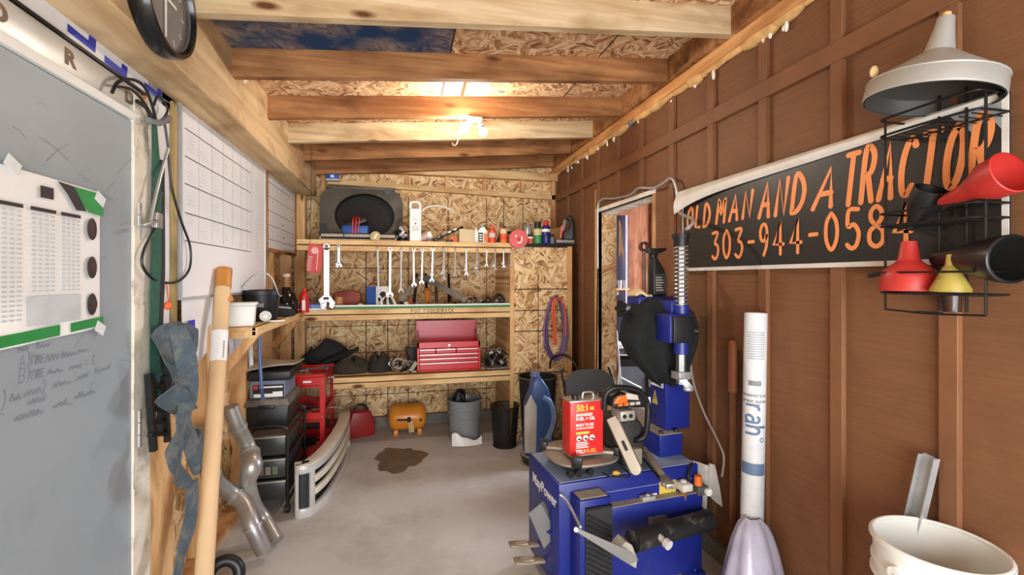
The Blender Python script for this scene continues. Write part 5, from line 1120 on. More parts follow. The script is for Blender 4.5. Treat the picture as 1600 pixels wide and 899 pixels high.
def funnel(name, label, loc, prof, m, rot=(0, 0, 0), spout=None, mi=None, cat='funnel', group=None):
    o = thing(name, label, cat, loc, 0, group, rot); outer = [(r, z) for r, z in prof]; inner = [(max(r - .003, .002), z - .0005) for r, z in reversed(prof)]
    G().lathe(outer, 40).build('cone', m, o); 
    if mi: G().lathe([(max(r - .004, .002), z) for r, z in prof], 40).build('inside', mi, o)
    if spout: G().lathe(spout, 20).build('spout', m, o)
    return o
ZB = pm('zinc_grey', (176, 176, 170), .45, .35, .1, 6)
fo = funnel('metal_funnel', 'big grey metal funnel upside down on top of the wire rack', (1.475, 1.015, 2.012), [(.155, 0), (.158, .004), (.155, .048), (.152, .052), (.036, .135)], ZB, (.10, .12, 0), [(.036, .133), (.024, .20), (.020, .232), (.016, .232), (.02, .14)], pm('funnel_inside', (62, 60, 58), .5, .2, .2))
G().torus((0, 0, .05), .154, .003, (0, 0, 1), 40, 6).build('seam', ZB, fo); G().cyl((0, 0, .225), (.0, 0, .246), .013, .010).build('plug', pm('wood_plug', (214, 176, 112), .8), fo); G().ell((-.135, .07, .075), (.014, .008, .018)).build('hang_tab', pm('tab_tan', (206, 176, 128)), fo)
def aim(p, q): return (V(q) - V(p)).to_track_quat('Z', 'Y').to_euler()
a, b_ = onX(1470, 318, 1.53), onX(1572, 272, 1.50)
L = (b_ - a).length
funnel('long_red_funnel', 'long red plastic funnel lying in the middle basket, mouth towards the camera', a, [(.012, 0), (.016, .01), (.026, L * .45), (.034, L * .58), (.052, L * .78), (.056, L * 1.06), (.053, L * 1.07)], pm('funnel_red', (188, 50, 44), .45, 0, .08, 6), tuple(aim(a, b_)))
a, b_ = onX(1428, 345, 1.55), onX(1454, 298, 1.54)
L = (b_ - a).length
funnel('black_funnel', 'small black funnel tilted in the middle basket beside the long red one', a, [(.012, -.03), (.018, 0), (.042, L * .55), (.044, L * 1.05), (.042, L * 1.06)], pm('funnel_black', (30, 30, 31), .3), tuple(aim(a, b_)), None, BLACK)
pz = 1.4605
p = onX(1420, 440, 1.545)
funnel('red_funnel', 'short fat red funnel standing upside down in the lowest basket', (1.545, p.y, pz), [(.074, 0), (.075, .006), (.070, .045), (.064, .066), (.034, .09), (.028, .10), (.020, .155), (.016, .155)], pm('funnel_red', (206, 62, 54)), (0, 0, 0))
p = onX(1485, 440, 1.53)
funnel('yellow_funnel', 'small dull yellow funnel upside down right of the short red funnel', (1.53, p.y, pz), [(.045, 0), (.046, .008), (.016, .072), (.012, .076), (.009, .108), (.006, .108)], pm('funnel_yellow', (176, 156, 74), .45, 0, .15, 9), (0, 0, 0))
a, b_ = onX(1462, 405, 1.585), onX(1566, 405, 1.53)
L = (b_ - a).length
funnel('wide_black_funnel', 'large black funnel at the right edge of the rack, mouth facing out', a, [(.020, 0), (.03, L * .3), (.050, L * .7), (.062, L * .98), (.064, L * 1.12), (.061, L * 1.13)], pm('funnel_black', (30, 30, 31)), tuple(aim(a, b_)), None, pm('deep_black', (8, 8, 8), .8))
p = onX(1485, 475, 1.54)
tag(G().lathe([(0, 0), (.022, 0), (.026, .05), (0, .05)], 20).build('dark_cup', pm('brown_glass', (58, 38, 28), .2), loc=(1.545, p.y, 1.403)), 'little dark brown cup hanging under the lowest basket of the rack', 'cup')
tag(G().bar(onX(1358, 432, 1.56), onX(1392, 424, 1.56), .016, .012).build('black_tab', BLACK), 'short black strap end poking out left of the lowest basket', 'strap')
# ---------------------------------------------------------------- wrap roll, bag, handle, metal stud, pails by the right wall
pB = V((1.545, 1.80, 0.0)); pT = onX(1181, 489, 1.585)
wr_ = thing('wrap_roll', 'tall white printed roll of building wrap leaning on the brown wall', 'roll', pB, 0); d = pT - pB
rr_ = .0485
G().cyl((0, 0, 0), d, rr_, n=36).build('roll', pm('wrap_roll_white', (212, 214, 216), .45, 0, .07, 18, .3), wr_); G().cyl(d * .999, d * 1.002, rr_ * .8, n=24).build('core', pm('core_card', (190, 170, 140)), wr_)
# print on the roll face: curved patches that follow the cylinder
ax = d.normalized(); tocam = (V((0, 0, 1.2)) - pT); tocam = (tocam - ax * tocam.dot(ax)).normalized(); side = ax.cross(tocam)
def patch(g, t0, t1, a0, a1, rad=rr_ + .0006, n=8):
    vs = []
    for k in range(n + 1):
        a = a0 + (a1 - a0) * k / n
        for t in (t0, t1): vs.append(d * t + (tocam * cos(a) + side * sin(a)) * rad)
    return g.add(vs, [(2 * k, 2 * k + 1, 2 * k + 3, 2 * k + 2) for k in range(n)])
BLR = pm('roll_blue_print', (96, 118, 148), .5); GRP = pm('roll_grey_print', (150, 154, 160), .5)
patch(G(), .455, .495, -1.2, 1.2).build('blue_band', BLR, wr_)
g = G()
for k in range(12): patch(g, .845 + .008 * k, .848 + .008 * k, -.75 + .05 * (k % 3), .85)
g.build('small_print', GRP, wr_)
g = G()
for k in range(14): patch(g, .755, .772, -.55 + .08 * k, -.52 + .08 * k + .03 * (k % 2))
g.build('barcode', INK, wr_)
def wrap_text(t, t_at, size, m, turn, name, a_mid=0., bold=.0):
    """lettering bent around the roll; turn 0 reads across the roll upside down, 1 reads along it"""
    cu = bpy.data.curves.new('t', 'FONT'); cu.body = t; cu.size = size; cu.align_x = 'CENTER'; cu.offset = bold; cu.resolution_u = 3
    to = bpy.data.objects.new('t', cu); me = bpy.data.meshes.new_from_object(to); bpy.data.objects.remove(to); me.name = name
    for v in me.vertices:
        x, y = v.co.x, v.co.y
        if turn == 0: a, h = x / rr_, -y
        else: a, h = (y - size * .26) / rr_ , -x * 1.3
        if turn == 0: a = -a
        sgn_ = -1
        q = d * t_at + ax * h + (tocam * cos(a + a_mid) + side * sgn_ * -sin(a + a_mid)) * (rr_ + .0009); v.co = q
    me.materials.clear(); me.materials.append(m); o = bpy.data.objects.new(name, me); C.objects.link(o); o.parent = wr_
wrap_text('HOME WRAP', .708, .019, INK, 0, 'lettering'); wrap_text('HOUSEWRAP', .727, .019, INK, 0, 'lettering')
g = G(); H3 = .058                                  # big word reading down the roll
for i0, lns in ((0, [[(0, 0), (0, 1)], [(0, .62), (.18, .92), (.42, .98)]]), (.80, [[(.05, .85), (.3, 1), (.55, .85), (.56, .1), (.66, 0)], [(.56, .55), (.2, .55), (.02, .28), (.2, 0), (.56, .2)]]), (1.70, [[(0, 0), (0, 1.55)], [(0, .7), (.28, 1), (.55, .8), (.56, 0)]]), (2.55, [[(.16 + .16 * cos(k * pi / 6), 1.25 + .16 * sin(k * pi / 6)) for k in range(13)]])):
    for ln in lns:
        P = [(p.x + i0, p.y) for p in cr([(a, b_, 0) for a, b_ in ln], 10)] if len(ln) > 2 else [(ln[0][0] + i0, ln[0][1] + (ln[1][1] - ln[0][1]) * k / 12) for k in range(13)]
        vs = []
        for i, q in enumerate(P):
            a, b_ = V(P[max(i - 1, 0)]), V(P[min(i + 1, len(P) - 1)]); t = (b_ - a).normalized(); nn = V((-t.y, t.x)) * (.10 if i0 < 2 else .035)
            for s2 in (1, -1):
                x, y = (q[0] + nn.x * s2) * H3 * .98, (q[1] + nn.y * s2 - .62) * H3; ang = y / rr_; vs.append(d * .690 - ax * x + (tocam * cos(ang) + side * sin(ang)) * (rr_ + .0009))
        g.add(vs, [(2 * k, 2 * k + 1, 2 * k + 3, 2 * k + 2) for k in range(len(P) - 1)])
g.build('lettering', BLR, wr_)
bgx = thing('clear_bag', 'lilac tinted clear plastic bag bunched around the foot of the wrap roll', 'plastic bag', (1.485, 1.70, 0), 0)
def bagf(u, v):
    r = (.135 * (1 - v) ** .55 + .03) * (1 + .07 * sin(6 * pi * u + 3 * v) + .05 * sin(14 * pi * u)); return V((r * cos(2 * pi * u) + .035 * v, r * .85 * sin(2 * pi * u) + .06 * v, .43 * v + .0))
G().surf(bagf, 48, 14, .001).build('film', pm('lilac_film', (188, 186, 206), .22, 0, .12, 12, .4), bgx)
hd = thing('brown_handle', 'brown painted wooden handle with a rounded grip beside the wrap roll', 'handle', (XR - .045, 1.985, 0), QR)
G().prism([(-.022, .93), (.022, .93), (.022, 1.16), (.012, 1.19), (-.012, 1.19), (-.022, 1.16)], -.012, .012, 'XZ').build('grip', pm('handle_brown', (150, 94, 62), .5), hd, bev=.006); G().bar((0, 0, 0), (0, 0, .94), .022, .018).build('shaft', SIDING_T, hd)
ms = thing('metal_stud', 'short grey metal stud leaning against the wall behind the white pails', 'metal stud', (1.535, 1.235, 0), 0)
a = V((0, 0, 0)); b_ = onX(1456, 713, 1.61) - V((1.535, 1.235, 0)); w_ = (b_ - a)
G().bar(a, b_, .046, .003, (-1, 0, .1)).build('web', GALV, ms)
for s_ in (-1, 1): G().bar(a + V((-.012, s_ * .022, 0)), b_ + V((-.012, s_ * .022, 0)), .003, .024, (-1, 0, .1)).build('flange', GALV, ms)
PW_ = pm('pail_white', (226, 226, 220), .4, 0, .06, 5, dirt=(196, 184, 160), dirt_amt=.22)
p1 = thing('lower_pail', 'white pail turned upside down carrying the front pail', 'pail', (1.482, 1.0, 0), 0)
G().lathe([(.15, 0), (.152, .004), (.152, .02), (.146, .024), (.132, .37), (0, .37)], 48).build('body', PW_, p1)
p2 = thing('white_pail', 'large white plastic pail with ribbed rim in the lower right corner', 'pail', (1.482, 1.0, .3705), 0)
pail(p2, .132, .1475, .375, PW_, rims=((.70, .010), (.80, .007), (.985, .008)))
G().torus((0, 0, .372), .147, .006, (0, 0, 1), 56, 8).build('rim', PW_, p2)
for s_ in (-1, 1): G().cyl((s_ * .146, 0, .31), (s_ * .160, 0, .31), .018).build('ear', PW_, p2)
G().tube(cr([(-.16, 0, .31), (-.145, -.08, .22), (-.05, -.165, .15), (.05, -.165, .15), (.145, -.08, .22), (.16, 0, .31)]), .0028, 6).build('bail', GALV, p2)
# ---------------------------------------------------------------- wiring on the right wall
XW = XR - .045
tag(G().tube(cr([onX(*q, XW) for q in ((934, 420), (934, 330), (940, 312), (960, 310), (985, 304), (998, 294), (1020, 294), (1034, 288), (1048, 279), (1056, 292), (1060, 330))] + [V((1.46, 2.10, 1.80)), V((1.385, 2.06, 1.745))]), .0085, 8).build('armoured_cable', GALV), 'grey armoured cable running over the doorway and down to the machine', 'cable')
tag(G().tube([onX(934, 420, XW + .01), onX(933, 490, XW + .01), onX(932, 580, XW + .01), onX(930, 650, XW + .01)], .006, 6).build('black_cable', BLACK), 'black cable running straight down beside the doorway', 'cable')
tag(G().tube(cr([onX(*q, XW) for q in ((1078, 560), (1084, 600), (1100, 645), (1122, 690), (1131, 715), (1128, 745))]), .006, 8).build('grey_lead', pm('lead_grey', (158, 146, 138))), 'grey lead drooping down the brown wall behind the machine', 'cable')
# ---------------------------------------------------------------- beyond the doorway
stv = thing('wood_stove', 'black stove with glass door and white top seen through the doorway', 'stove', (2.52, 4.78, 0), -.25)
G().bx(-.25, .25, 0, .42, .0, .62).build('body', BLACKM, stv, bev=.01); G().bx(-.27, .27, -.03, .44, .70, .725).bx(-.26, .26, -.02, .43, .62, .635).build('white_top', WHITE, stv, bev=.004); G().bx(-.255, .255, -.01, .43, .635, .70).build('control_strip', GREYP, stv)
dr = G().bx(-.21, .21, -.025, 0, .14, .58).build('door', BLACK, stv, bev=.012); G().bx(-.15, .15, -.028, -.024, .22, .50).build('glass', pm('stove_glass', (120, 124, 130), .15), dr); G().bar((.19, -.05, .28), (.19, -.05, .45), .02, .02).build('handle', STEEL, dr)
for x in (-.16, -.05, .05, .16): G().cyl((x, -.022, .667), (x, -.008, .667), .018).build('knob', BLACK, stv)
tag(G().surf(lambda u, v: V((-.14 + .26 * u, -.10 + .2 * v, .727 + .02 * sin(7 * u) * v + .01)), 10, 8, .004).build('paper', WHITEP, loc=(2.52, 4.92, 0)), 'loose white paper lying on top of the stove', 'paper')
cf = thing('drying_rack', 'folded white tubular rack leaning left of the stove', 'frame', (2.225, 4.45, 0), 0)
for pts in ([(-.07, 0, 0), (-.02, .0, .55), (-.05, .03, .95)], [(.14, 0, .0), (.0, 0, .40), (-.05, 0, .95)], [(-.01, 0, .46), (.16, -.03, .37), (.22, -.03, .34)]): G().tube(pts, .011, 8).build('tube', WHITE, cf)
shv = thing('ash_shovel', 'small grey ash shovel with a ring handle hung in the room beyond', 'shovel', (3.33, 5.93, 1.25), 0)
G().torus((0, -.02, .70), .055, .014, (0, 1, 0), 22, 8).cyl((0, -.02, .645), (0, -.02, .0), .011).build('handle', BLACKM, shv); G().prism([(-.06, .02), (.06, .02), (.09, -.30), (-.09, -.30)], -.03, -.015, 'XZ').build('blade', GALV, shv)
pst = thing('steel_post', 'dark metal cabinet door edge with a pale reflection strip just inside the doorway', 'cabinet', (2.70, 5.38, 0), -.3)
G().bx(-.16, .05, 0, .34, 0, 2.30).build('body', pm('plum_metal', (58, 50, 66), .4, .3), pst, bev=.004); G().bx(.05, .075, -.004, .30, 0, 2.30).build('reflection_strip', pm('pale_reflection', (226, 226, 238), .2, .3), pst)  # reflection on the metal put in as a pale coloured strip
csh = thing('cup_shelf', 'tiny wooden ledge with metal cups just inside the doorway', 'shelf', (2.585, 5.2, 1.375), 0); G().bx(-.11, .10, -.06, .08, -.02, 0).bx(-.02, .02, .06, .14, -.08, -.0).build('board', LUM_X, csh)
for k in range(3): tag(G().lathe([(0, 0), (.026, 0), (.030, .10), (.027, .10), (.023, .004), (0, .004)], 20).build('metal_cup', CHROME, loc=(2.515 + .07 * k, 5.2, 1.3755)), 'shiny metal cup on the tiny ledge inside the doorway, %s' % ('left', 'middle', 'right')[k], 'cup', 'metal cups on the tiny ledge')
rb = thing('ribbed_carton', 'white carton with ribbed side standing inside the doorway', 'carton', (1.96, 3.36, 0), .15); G().bx(-.12, .12, -.14, .14, 0, .50).build('carton', WHITEP, rb, bev=.004)
for k in range(9): G().bx(-.122 - .002, -.12, -.12 + .028 * k, -.108 + .028 * k, .20, .46).build('rib', pm('rib_grey', (186, 186, 190)), rb)
brd = thing('pine_post', 'tall pale pine board standing against the far wall beyond the doorway', 'board', (3.47, 5.85, 0), 0); G().bx(-.05, .05, 0, .05, 0, 2.6).build('board', LUM_Z, brd); G().bx(-.02, .04, -.035, -.001, 1.75, 2.35).build('dark_strip', BLACKM, brd)
# ---------------------------------------------------------------- chair, black can, blue jug between pillar and machine
ch = thing('folding_chair', 'grey padded metal folding chair behind the red fuel can', 'chair', (1.385, 3.36, 0), .05)
cw = .20
G().surf(lambda u, v: V(((-cw + 2 * cw * u) * (1 - .16 * max(0, v - .55) ** 2 * 5), -.05 + .02 * (2 * u - 1) ** 2 * -1 + .03 * v, .615 + .18 * v * (1 - .22 * (2 * u - 1) ** 4))), 20, 10, .02).build('backrest', pm('chair_grey', (84, 88, 90), .55), ch, ang=60)
G().bx(-.19, .19, -.36, -.02, .43, .46).build('seat', pm('chair_grey', (84, 88, 90)), ch, bev=.012)
for sx in (-1, 1):
    G().tube(cr([(sx * .21, -.42, 0), (sx * .21, -.22, .40), (sx * .205, -.03, .74), (sx * .19, .0, .80)]), .011, 8).build('leg', BLACKM, ch); G().tube([(sx * .19, .12, 0), (sx * .19, -.16, .44)], .010, 8).build('leg', BLACKM, ch)
G().tube([(-.19, .10, .05), (.19, .10, .05)], .008, 8).build('stretcher', BLACKM, ch)
bc_ = thing('trash_can', 'round black open bin standing in front of the pillar behind the blue jug', 'bin', (1.165, 3.945, 0), 0); G().lathe([(0, 0), (.13, 0), (.168, .61), (.176, .615), (.176, .63), (.162, .63), (.126, .01), (0, .01)], 40).build('body', pm('bin_black', (34, 35, 37), .5), bc_); G().torus((0, 0, .628), .171, .007, (0, 0, 1), 40, 8).build('rim', pm('rim_tan', (86, 78, 66), .5), bc_)
dp_ = thing('drain_pan', 'round dark drain pan with a dusty rim under the blue jug', 'drain pan', (1.075, 3.62, 0), 0); G().lathe([(0, 0), (.12, 0), (.145, .06), (.15, .062), (.15, .07), (.14, .07), (.135, .055), (0, .05)], 40).build('body', pm('pan_black', (48, 46, 42), .55), dp_); G().lathe([(.10, .066), (.147, .072), (.147, .078), (.10, .074)], 40, None, True).build('dusty_rim', DUST, dp_)
jg = thing('blue_jug', 'tall blue plastic jug with a moulded handle standing on the drain pan', 'jug', (1.07, 3.62, .0785), -.15); jg.scale = (1.1, 1.1, 1.17)
JB = pm('jug_blue', (52, 84, 140), .35, 0, .2, 4)
G().prism([(-.10, 0), (.085, 0), (.095, .02), (.098, .36), (.07, .46), (.02, .53), (-.01, .53), (-.05, .51), (-.06, .44), (-.10, .34), (-.105, .02)], -.075, .075, 'XZ').build('body', JB, jg, bev=.022, seg=3)
G().prism([(-.104, .02), (-.02, .02), (-.015, .34), (-.06, .42), (-.104, .33)], -.0785, -.02, 'XZ').build('label', pm('jug_label', (190, 186, 178), .5, 0, .2, 8), jg, bev=.004)
G().tube(cr([(.03, -.078, .40), (.085, -.074, .36), (.105, -.06, .24), (.06, -.078, .12), (.01, -.08, .10)]), .018, 10).build('handle', pm('jug_blue_pale', (104, 132, 178), .35), jg); G().cyl((-.02, 0, .53), (-.02, 0, .565), .036, .034).build('cap', pm('jug_cap', (96, 110, 146), .4), jg)
tag(G().tube(cr([V((1.30, 4.0, .68)), V((1.33, 4.05, .75)), V((1.42, 4.06, .79)), V((1.5, 4.0, .76)), V((1.54, 3.9, .6)), V((1.55, 3.86, .02))]), .010, 8).build('black_hose', BLACK), 'short black hose arching up behind the folding chair', 'hose')

# ---------------------------------------------------------------- tire changer
MA = R(4.92); ML = V((.692, 2.0, 0))
Mm = Matrix.Translation(ML) @ Matrix.Rotation(MA, 4, 'Z'); Mi = Mm.inverted()
def lm(px, py, yl):
    """point on the machine's own vertical plane y = yl, in the machine's coordinates"""
    o = Mi @ V((0, 0, HC)); d = Mi.to_3x3() @ ray(px, py); return o + d * ((yl - o.y) / d.y)
def lmz(px, py, z):
    o = Mi @ V((0, 0, HC)); d = Mi.to_3x3() @ ray(px, py); return o + d * ((z - o.z) / d.z)
mc = thing('tire_changer', 'dark blue tire changing machine with a turntable and upright spring post', 'tire changer', ML, MA)
MW, MD, MZ = .775, .40, .555
cabn = G().bx(0, MW, 0, MD, .05, MZ).build('cabinet', BLUE, mc, bev=.008)
G().bx(.012, MW - .012, .012, MD - .012, MZ - .002, MZ + .0025).build('dusty_top', pm('dusty_blue_top', (136, 150, 178), .7, 0, .18, 6, dirt=(96, 104, 140), dirt_amt=.35), mc)
for x in (.05, MW - .06): G().bx(x - .035, x + .045, -.07, .06, 0, .05).cyl((x, -.045, .05), (x, -.045, .062), .012).build('foot', BLUE, mc, bev=.004)
G().bx(.04, MW - .04, .05, MD, 0, .05).build('plinth', BLACKM, mc)
text('MayPower', .072, WHITE, mc, (-.0012, .335, .435), (pi / 2, 0, -pi / 2), 'lettering', .0012)
# front seam line and the stepped lower front
G().bx(.055, .735, -.0012, .0, .484, .487).build('panel_seam', pm('pale_seam', (130, 138, 176), .5), cabn)
st0 = lm(955, 800, -.05).x
G().bx(st0, MW - .02, -.05, .0, .05, .432).build('front_step', BLUE, mc, bev=.005)
G().bx(st0 + .003, MW - .025, -.046, -.001, .4315, .4345).build('dusty_ledge', DUST, mc)
# ribbed rubber pad in its blue housing
a, b_ = lm(906, 770, -.10), lm(955, 770, -.10)
x0, x1 = a.x, b_.x
hs = G().bx(x0, x1, -.10, 0, .05, .515).build('pad_housing', BLUE, mc, bev=.006)
G().bx(x0 + .012, x1 - .012, -.085, -.01, .514, .518).build('dusty_recess', DUST, hs)
pdx = G().bx(x0 + .025, x1 - .002, -.112, -.10, .06, .485).build('rubber_pad', pm('rubber_black', (38, 38, 40), .7, 0, .2, 14), mc)
rb_ = G()
for k in range(22):
    z = .05 + k * .024; xa, xb = x0 + .032, x1 - .008; dz = (xb - xa) * .62
    if z + dz < .475: rb_.bar((xb, -.114, z), (xa, -.114, z + dz), .009, .006, (0, -1, 0))
rb_.bx(x0 + .025, x1 - .002, -.116, -.11, .478, .486).build('rib', BLACK, pdx)
# bead breaker arm
a, b_ = lm(988, 846, -.22), lm(1108, 812, -.13)
ba = G().cyl(a, b_, .046, n=28).build('breaker_cylinder', pm('arm_black', (26, 26, 27), .5, 0, .25, 14, dirt=(120, 116, 110), dirt_amt=.32), mc)
c_ = lm(1026, 806, -.05)
G().bar((c_.x, -.02, c_.z - .01), (c_.x + .02, -.19, c_.z - .035), .10, .02).bx(c_.x - .05, c_.x + .05, -.07, -.04, c_.z - .06, c_.z).build('bracket', pm('bracket_grey', (120, 118, 118), .5, .3), mc, bev=.004)
k_ = lm(1040, 848, -.27)
G().cyl(k_ + V((-.01, .08, .012)), k_, .014).cyl(k_, k_ + V((.004, -.02, -.004)), .021).cyl(k_ + V((-.05, .06, -.01)), k_ + V((.0, .05, 0)), .012).build('release_knob', pm('knob_pale', (214, 212, 206), .35, .3), mc)
e_ = lm(978, 858, -.24)
G().prism([(-.055, .02), (-.02, .05), (.01, .03), (.035, -.03), (.03, -.07), (-.0, -.05)], -.03, .03, 'XZ', Matrix.Translation(e_)).build('end_plate', pm('plate_pale', (176, 170, 158), .5, .3, .15, 10), mc)
p0_, p1_ = lm(900, 828, -.26), lm(994, 881, -.29)
G().add([p0_ + V((0, 0, .008)), p0_ + V((0, 0, -.008)), p1_ + V((-.03, 0, -.0)), p1_ + V((.012, 0, .012)), p0_ + V((0, .008, .008)), p0_ + V((0, .008, -.008)), p1_ + V((-.03, .008, 0)), p1_ + V((.012, .008, .012)), p1_ + V((-.045, 0, .065)), p1_ + V((-.045, .008, .065))],
        [(0, 1, 2, 3, 8), (4, 9, 7, 6, 5), (0, 4, 5, 1), (1, 5, 6, 2), (2, 6, 7, 3), (3, 7, 9, 8), (8, 9, 4, 0)]).build('lever_plate', pm('lever_grey', (146, 144, 142), .4, .5), mc)
G().ell(p0_, .010).build('lever_tip', WHITE, mc); G().tube(cr([lm(875, 773, -.02), lm(885, 782, -.05), lm(898, 806, -.16), lm(907, 824, -.25)]), .006, 8).build('thin_rod', GALV, mc)
# breaker pad and pedals on the left
pp_ = [Mi @ onY(*q, 2.10) for q in ((826, 803), (845, 787), (870, 836), (850, 858))]
G().add([q for q in pp_] + [q + V((.02, .02, .0)) for q in pp_], [(0, 1, 2, 3), (7, 6, 5, 4), (0, 4, 5, 1), (1, 5, 6, 2), (2, 6, 7, 3), (3, 7, 4, 0)]).build('breaker_shoe', pm('shoe_grey', (112, 110, 108), .6, .1, .15, 9), mc)
G().bar(pp_[2] + V((-.02, .02, 0)), V((.0, .10, .30)), .03, .03).build('shoe_arm', BLUE, mc)
for k, (z, yy) in enumerate(((.135, .26), (.10, .18), (.06, .10))):
    pe = G().prism([(-.155, -.024), (-.10, -.03), (-.04, -.02), (.0, -.02), (.0, .02), (-.04, .02), (-.10, .03), (-.155, .024)], 0, .014, 'XY', Matrix.Translation((0, yy, z)) @ Matrix.Rotation(.15, 4, 'Y')).build('pedal', pm('pedal_tan', (146, 132, 112), .6, .2, .2, 10), mc, bev=.003); G().bx(-.15, -.06, yy - .018, yy + .018, z + .02, z + .032).build('pedal_pad', DUST, pe)
# turntable with jaws
tc_ = lmz(905, 704, .635); tx, ty = tc_.x, tc_.y - .005
G().cyl((tx, ty, MZ), (tx, ty, .60), .09).build('turntable_neck', BLACKM, mc)
PL_ = pm('turntable_steel', (150, 142, 128), .5, .45, .15, 8, dirt=(112, 104, 92), dirt_amt=.35)
pts = []
for k in range(48):
    a = 2 * pi * k / 48; pts.append((tx + .185 * cos(a) * (1 - .05 * cos(4 * a)), ty + .185 * sin(a) * (1 - .05 * cos(4 * a))))
ttb = G().prism(pts, .622, .634, 'XY').build('turntable', PL_, mc, bev=.003)
G().lathe([(.05, .575), (.12, .58), (.16, .60), (.17, .622), (0, .622)], 32, Matrix.Translation((tx, ty, 0))).build('turntable_hub', pm('hub_dark', (72, 70, 66), .5, .4, .2, 8), mc)
for k in range(4):
    a = pi / 4 + k * pi / 2 + .25; c0 = V((tx, ty, .643)); d = V((cos(a), sin(a), 0)); jw = G().bar(c0 + d * .06, c0 + d * .17, .045, .016).build('jaw_slide', PL_, mc, bev=.003); G().box(c0 + d * .18 + V((0, 0, .006)), (.03, .05, .05), (0, 0, a)).build('jaw', BLACKM, jw, bev=.004)
for k, (dx, dz) in enumerate(((-.13, .60), (-.09, .60), (-.03, .592))): G().cyl((tx + dx, ty - .15, .60), (tx + dx, ty - .175, .60), .016).build('jaw_bolt', BLACKM, mc)
# pedestal, column, arm, post
q0, q1 = lm(1031, 700, .12), lm(1089, 700, .12)
pdb = G().bx(q0.x, MW + .0, .12, .42, MZ, .672).build('pedestal', BLUE, mc, bev=.006)
G().bx(q0.x + .004, MW - .004, .124, .416, .6715, .6755).build('dusty_plate', pm('tan_plate', (170, 158, 140), .6, .2, .15, 8), pdb)
for x in (q0.x + .025, MW - .025): 
    for y in (.145, .39): G().cyl((x, y, .675), (x, y, .69), .012, n=6).build('bolt', BLACKM, pdb)
c0_, c1_ = lm(1040, 640, .17), lm(1078, 640, .17)
cxa, cxb = c0_.x, c1_.x
col = G().bx(cxa, cxb, .17, .31, .675, 1.30).build('column', BLUE, mc, bev=.006)
wt = G().prism([(.0, 0), (.05, 0), (.025, .075)], 0, .001, 'XZ', Matrix.Translation((cxa - .0012, .29, .80)) @ Matrix.Rotation(-pi / 2, 4, 'Z')).build('warning_triangle', YELLOW, col)
G().prism([(.021, .025), (.029, .025), (.029, .05), (.021, .05)], -.0006, 0, 'XZ', Matrix.Translation((cxa - .0012, .29, .80)) @ Matrix.Rotation(-pi / 2, 4, 'Z')).bx(cxa - .0022, cxa - .0012, .262, .268, .812, .818).build('warning_mark', BLACK, wt)
pl_ = G().bx(cxa - .0014, cxa, .19, .30, .90, 1.03).build('picture_label', WHITEP, col)
for k, (y, z) in enumerate(((.22, .945), (.265, .975), (.225, .995))): G().box((cxa - .0018, y, z), (.0008, .03, .022), (.3 * k, 0, 0)).build('label_picture', BLACK, pl_)
aL = lm(987, 494, .27)
G().bx(aL.x, cxb + .01, .20, .32, 1.29, 1.40).build('swing_arm', BLUE, mc, bev=.006)
kn = G().tube([(aL.x, .26, 1.335), (aL.x - .06, .26, 1.335)], .014, 10).build('knob_stem', STEEL, mc)
g = G().cyl((aL.x - .06, .26, 1.335), (aL.x - .085, .26, 1.335), .03)
for k in range(5): g.cyl((aL.x - .06, .26 + .034 * cos(k * 1.257), 1.335 + .034 * sin(k * 1.257)), (aL.x - .085, .26 + .034 * cos(k * 1.257), 1.335 + .034 * sin(k * 1.257)), .012)
g.build('star_knob', BLACK, kn)
PX = lm(1064, 560, .02).x; PY_ = .02
zz = lambda py, yl=PY_: lm(1064, py, yl).z
G().bx(PX - .05, PX + .05, .03, .21, 1.30, 1.385).build('arm_head', BLUE, mc, bev=.006)
G().cyl((PX, PY_, zz(600)), (PX, PY_, zz(372)), .0245, n=6).build('hex_post', pm('post_steel', (120, 118, 116), .35, .6, .15), mc)
sg = []
zb, zt = zz(480), zz(384)
for k in range(15 * 14 + 1): a = 2 * pi * k / 14; sg.append((PX + .0335 * cos(a), PY_ + .0335 * sin(a), zb + (zt - zb) * k / 210))
G().tube(sg, .0042, 6).build('spring', pm('spring_steel', (206, 206, 204), .25, .85), mc)
G().lathe([(.0, zz(366)), (.045, zz(366)), (.045, zz(372)), (.038, zz(372)), (.036, zz(385)), (0, zz(385))], 28, Matrix.Translation((PX, PY_, 0))).build('post_cap', BLACK, mc)
G().cyl((PX, PY_, zz(490)), (PX, PY_, zz(477)), .040).build('sleeve', BLUE, mc); G().cyl((PX, PY_, zz(553)), (PX, PY_, zz(530)), .038).build('sleeve', BLUE, mc)
hb0, hb1 = lm(1050, 510, -.055).x, lm(1085, 510, -.055).x
hbz = G().bx(hb0, hb1, -.04, .07, zz(533), zz(490)).build('lock_housing', BLUE, mc, bev=.006); G().bx(hb0 + .012, hb1 + .004, -.055, -.02, zz(533), zz(492)).build('black_cover', BLACK, hbz, bev=.008)
G().cyl((hb1, .0, zz(515)), (hb1 + .05, -.01, zz(517)), .013, .02).build('lock_knob', BLACK, mc)
mh = G().bx(PX - .035, PX + .035, -.015, .055, zz(592), zz(580)).bar((PX - .01, PY_, zz(588)), (PX + .035, PY_ - .02, zz(606)), .05, .035).ell((PX + .03, PY_ - .02, zz(607)), (.03, .025, .016)).build('mount_head', CHROME, mc, bev=.004)
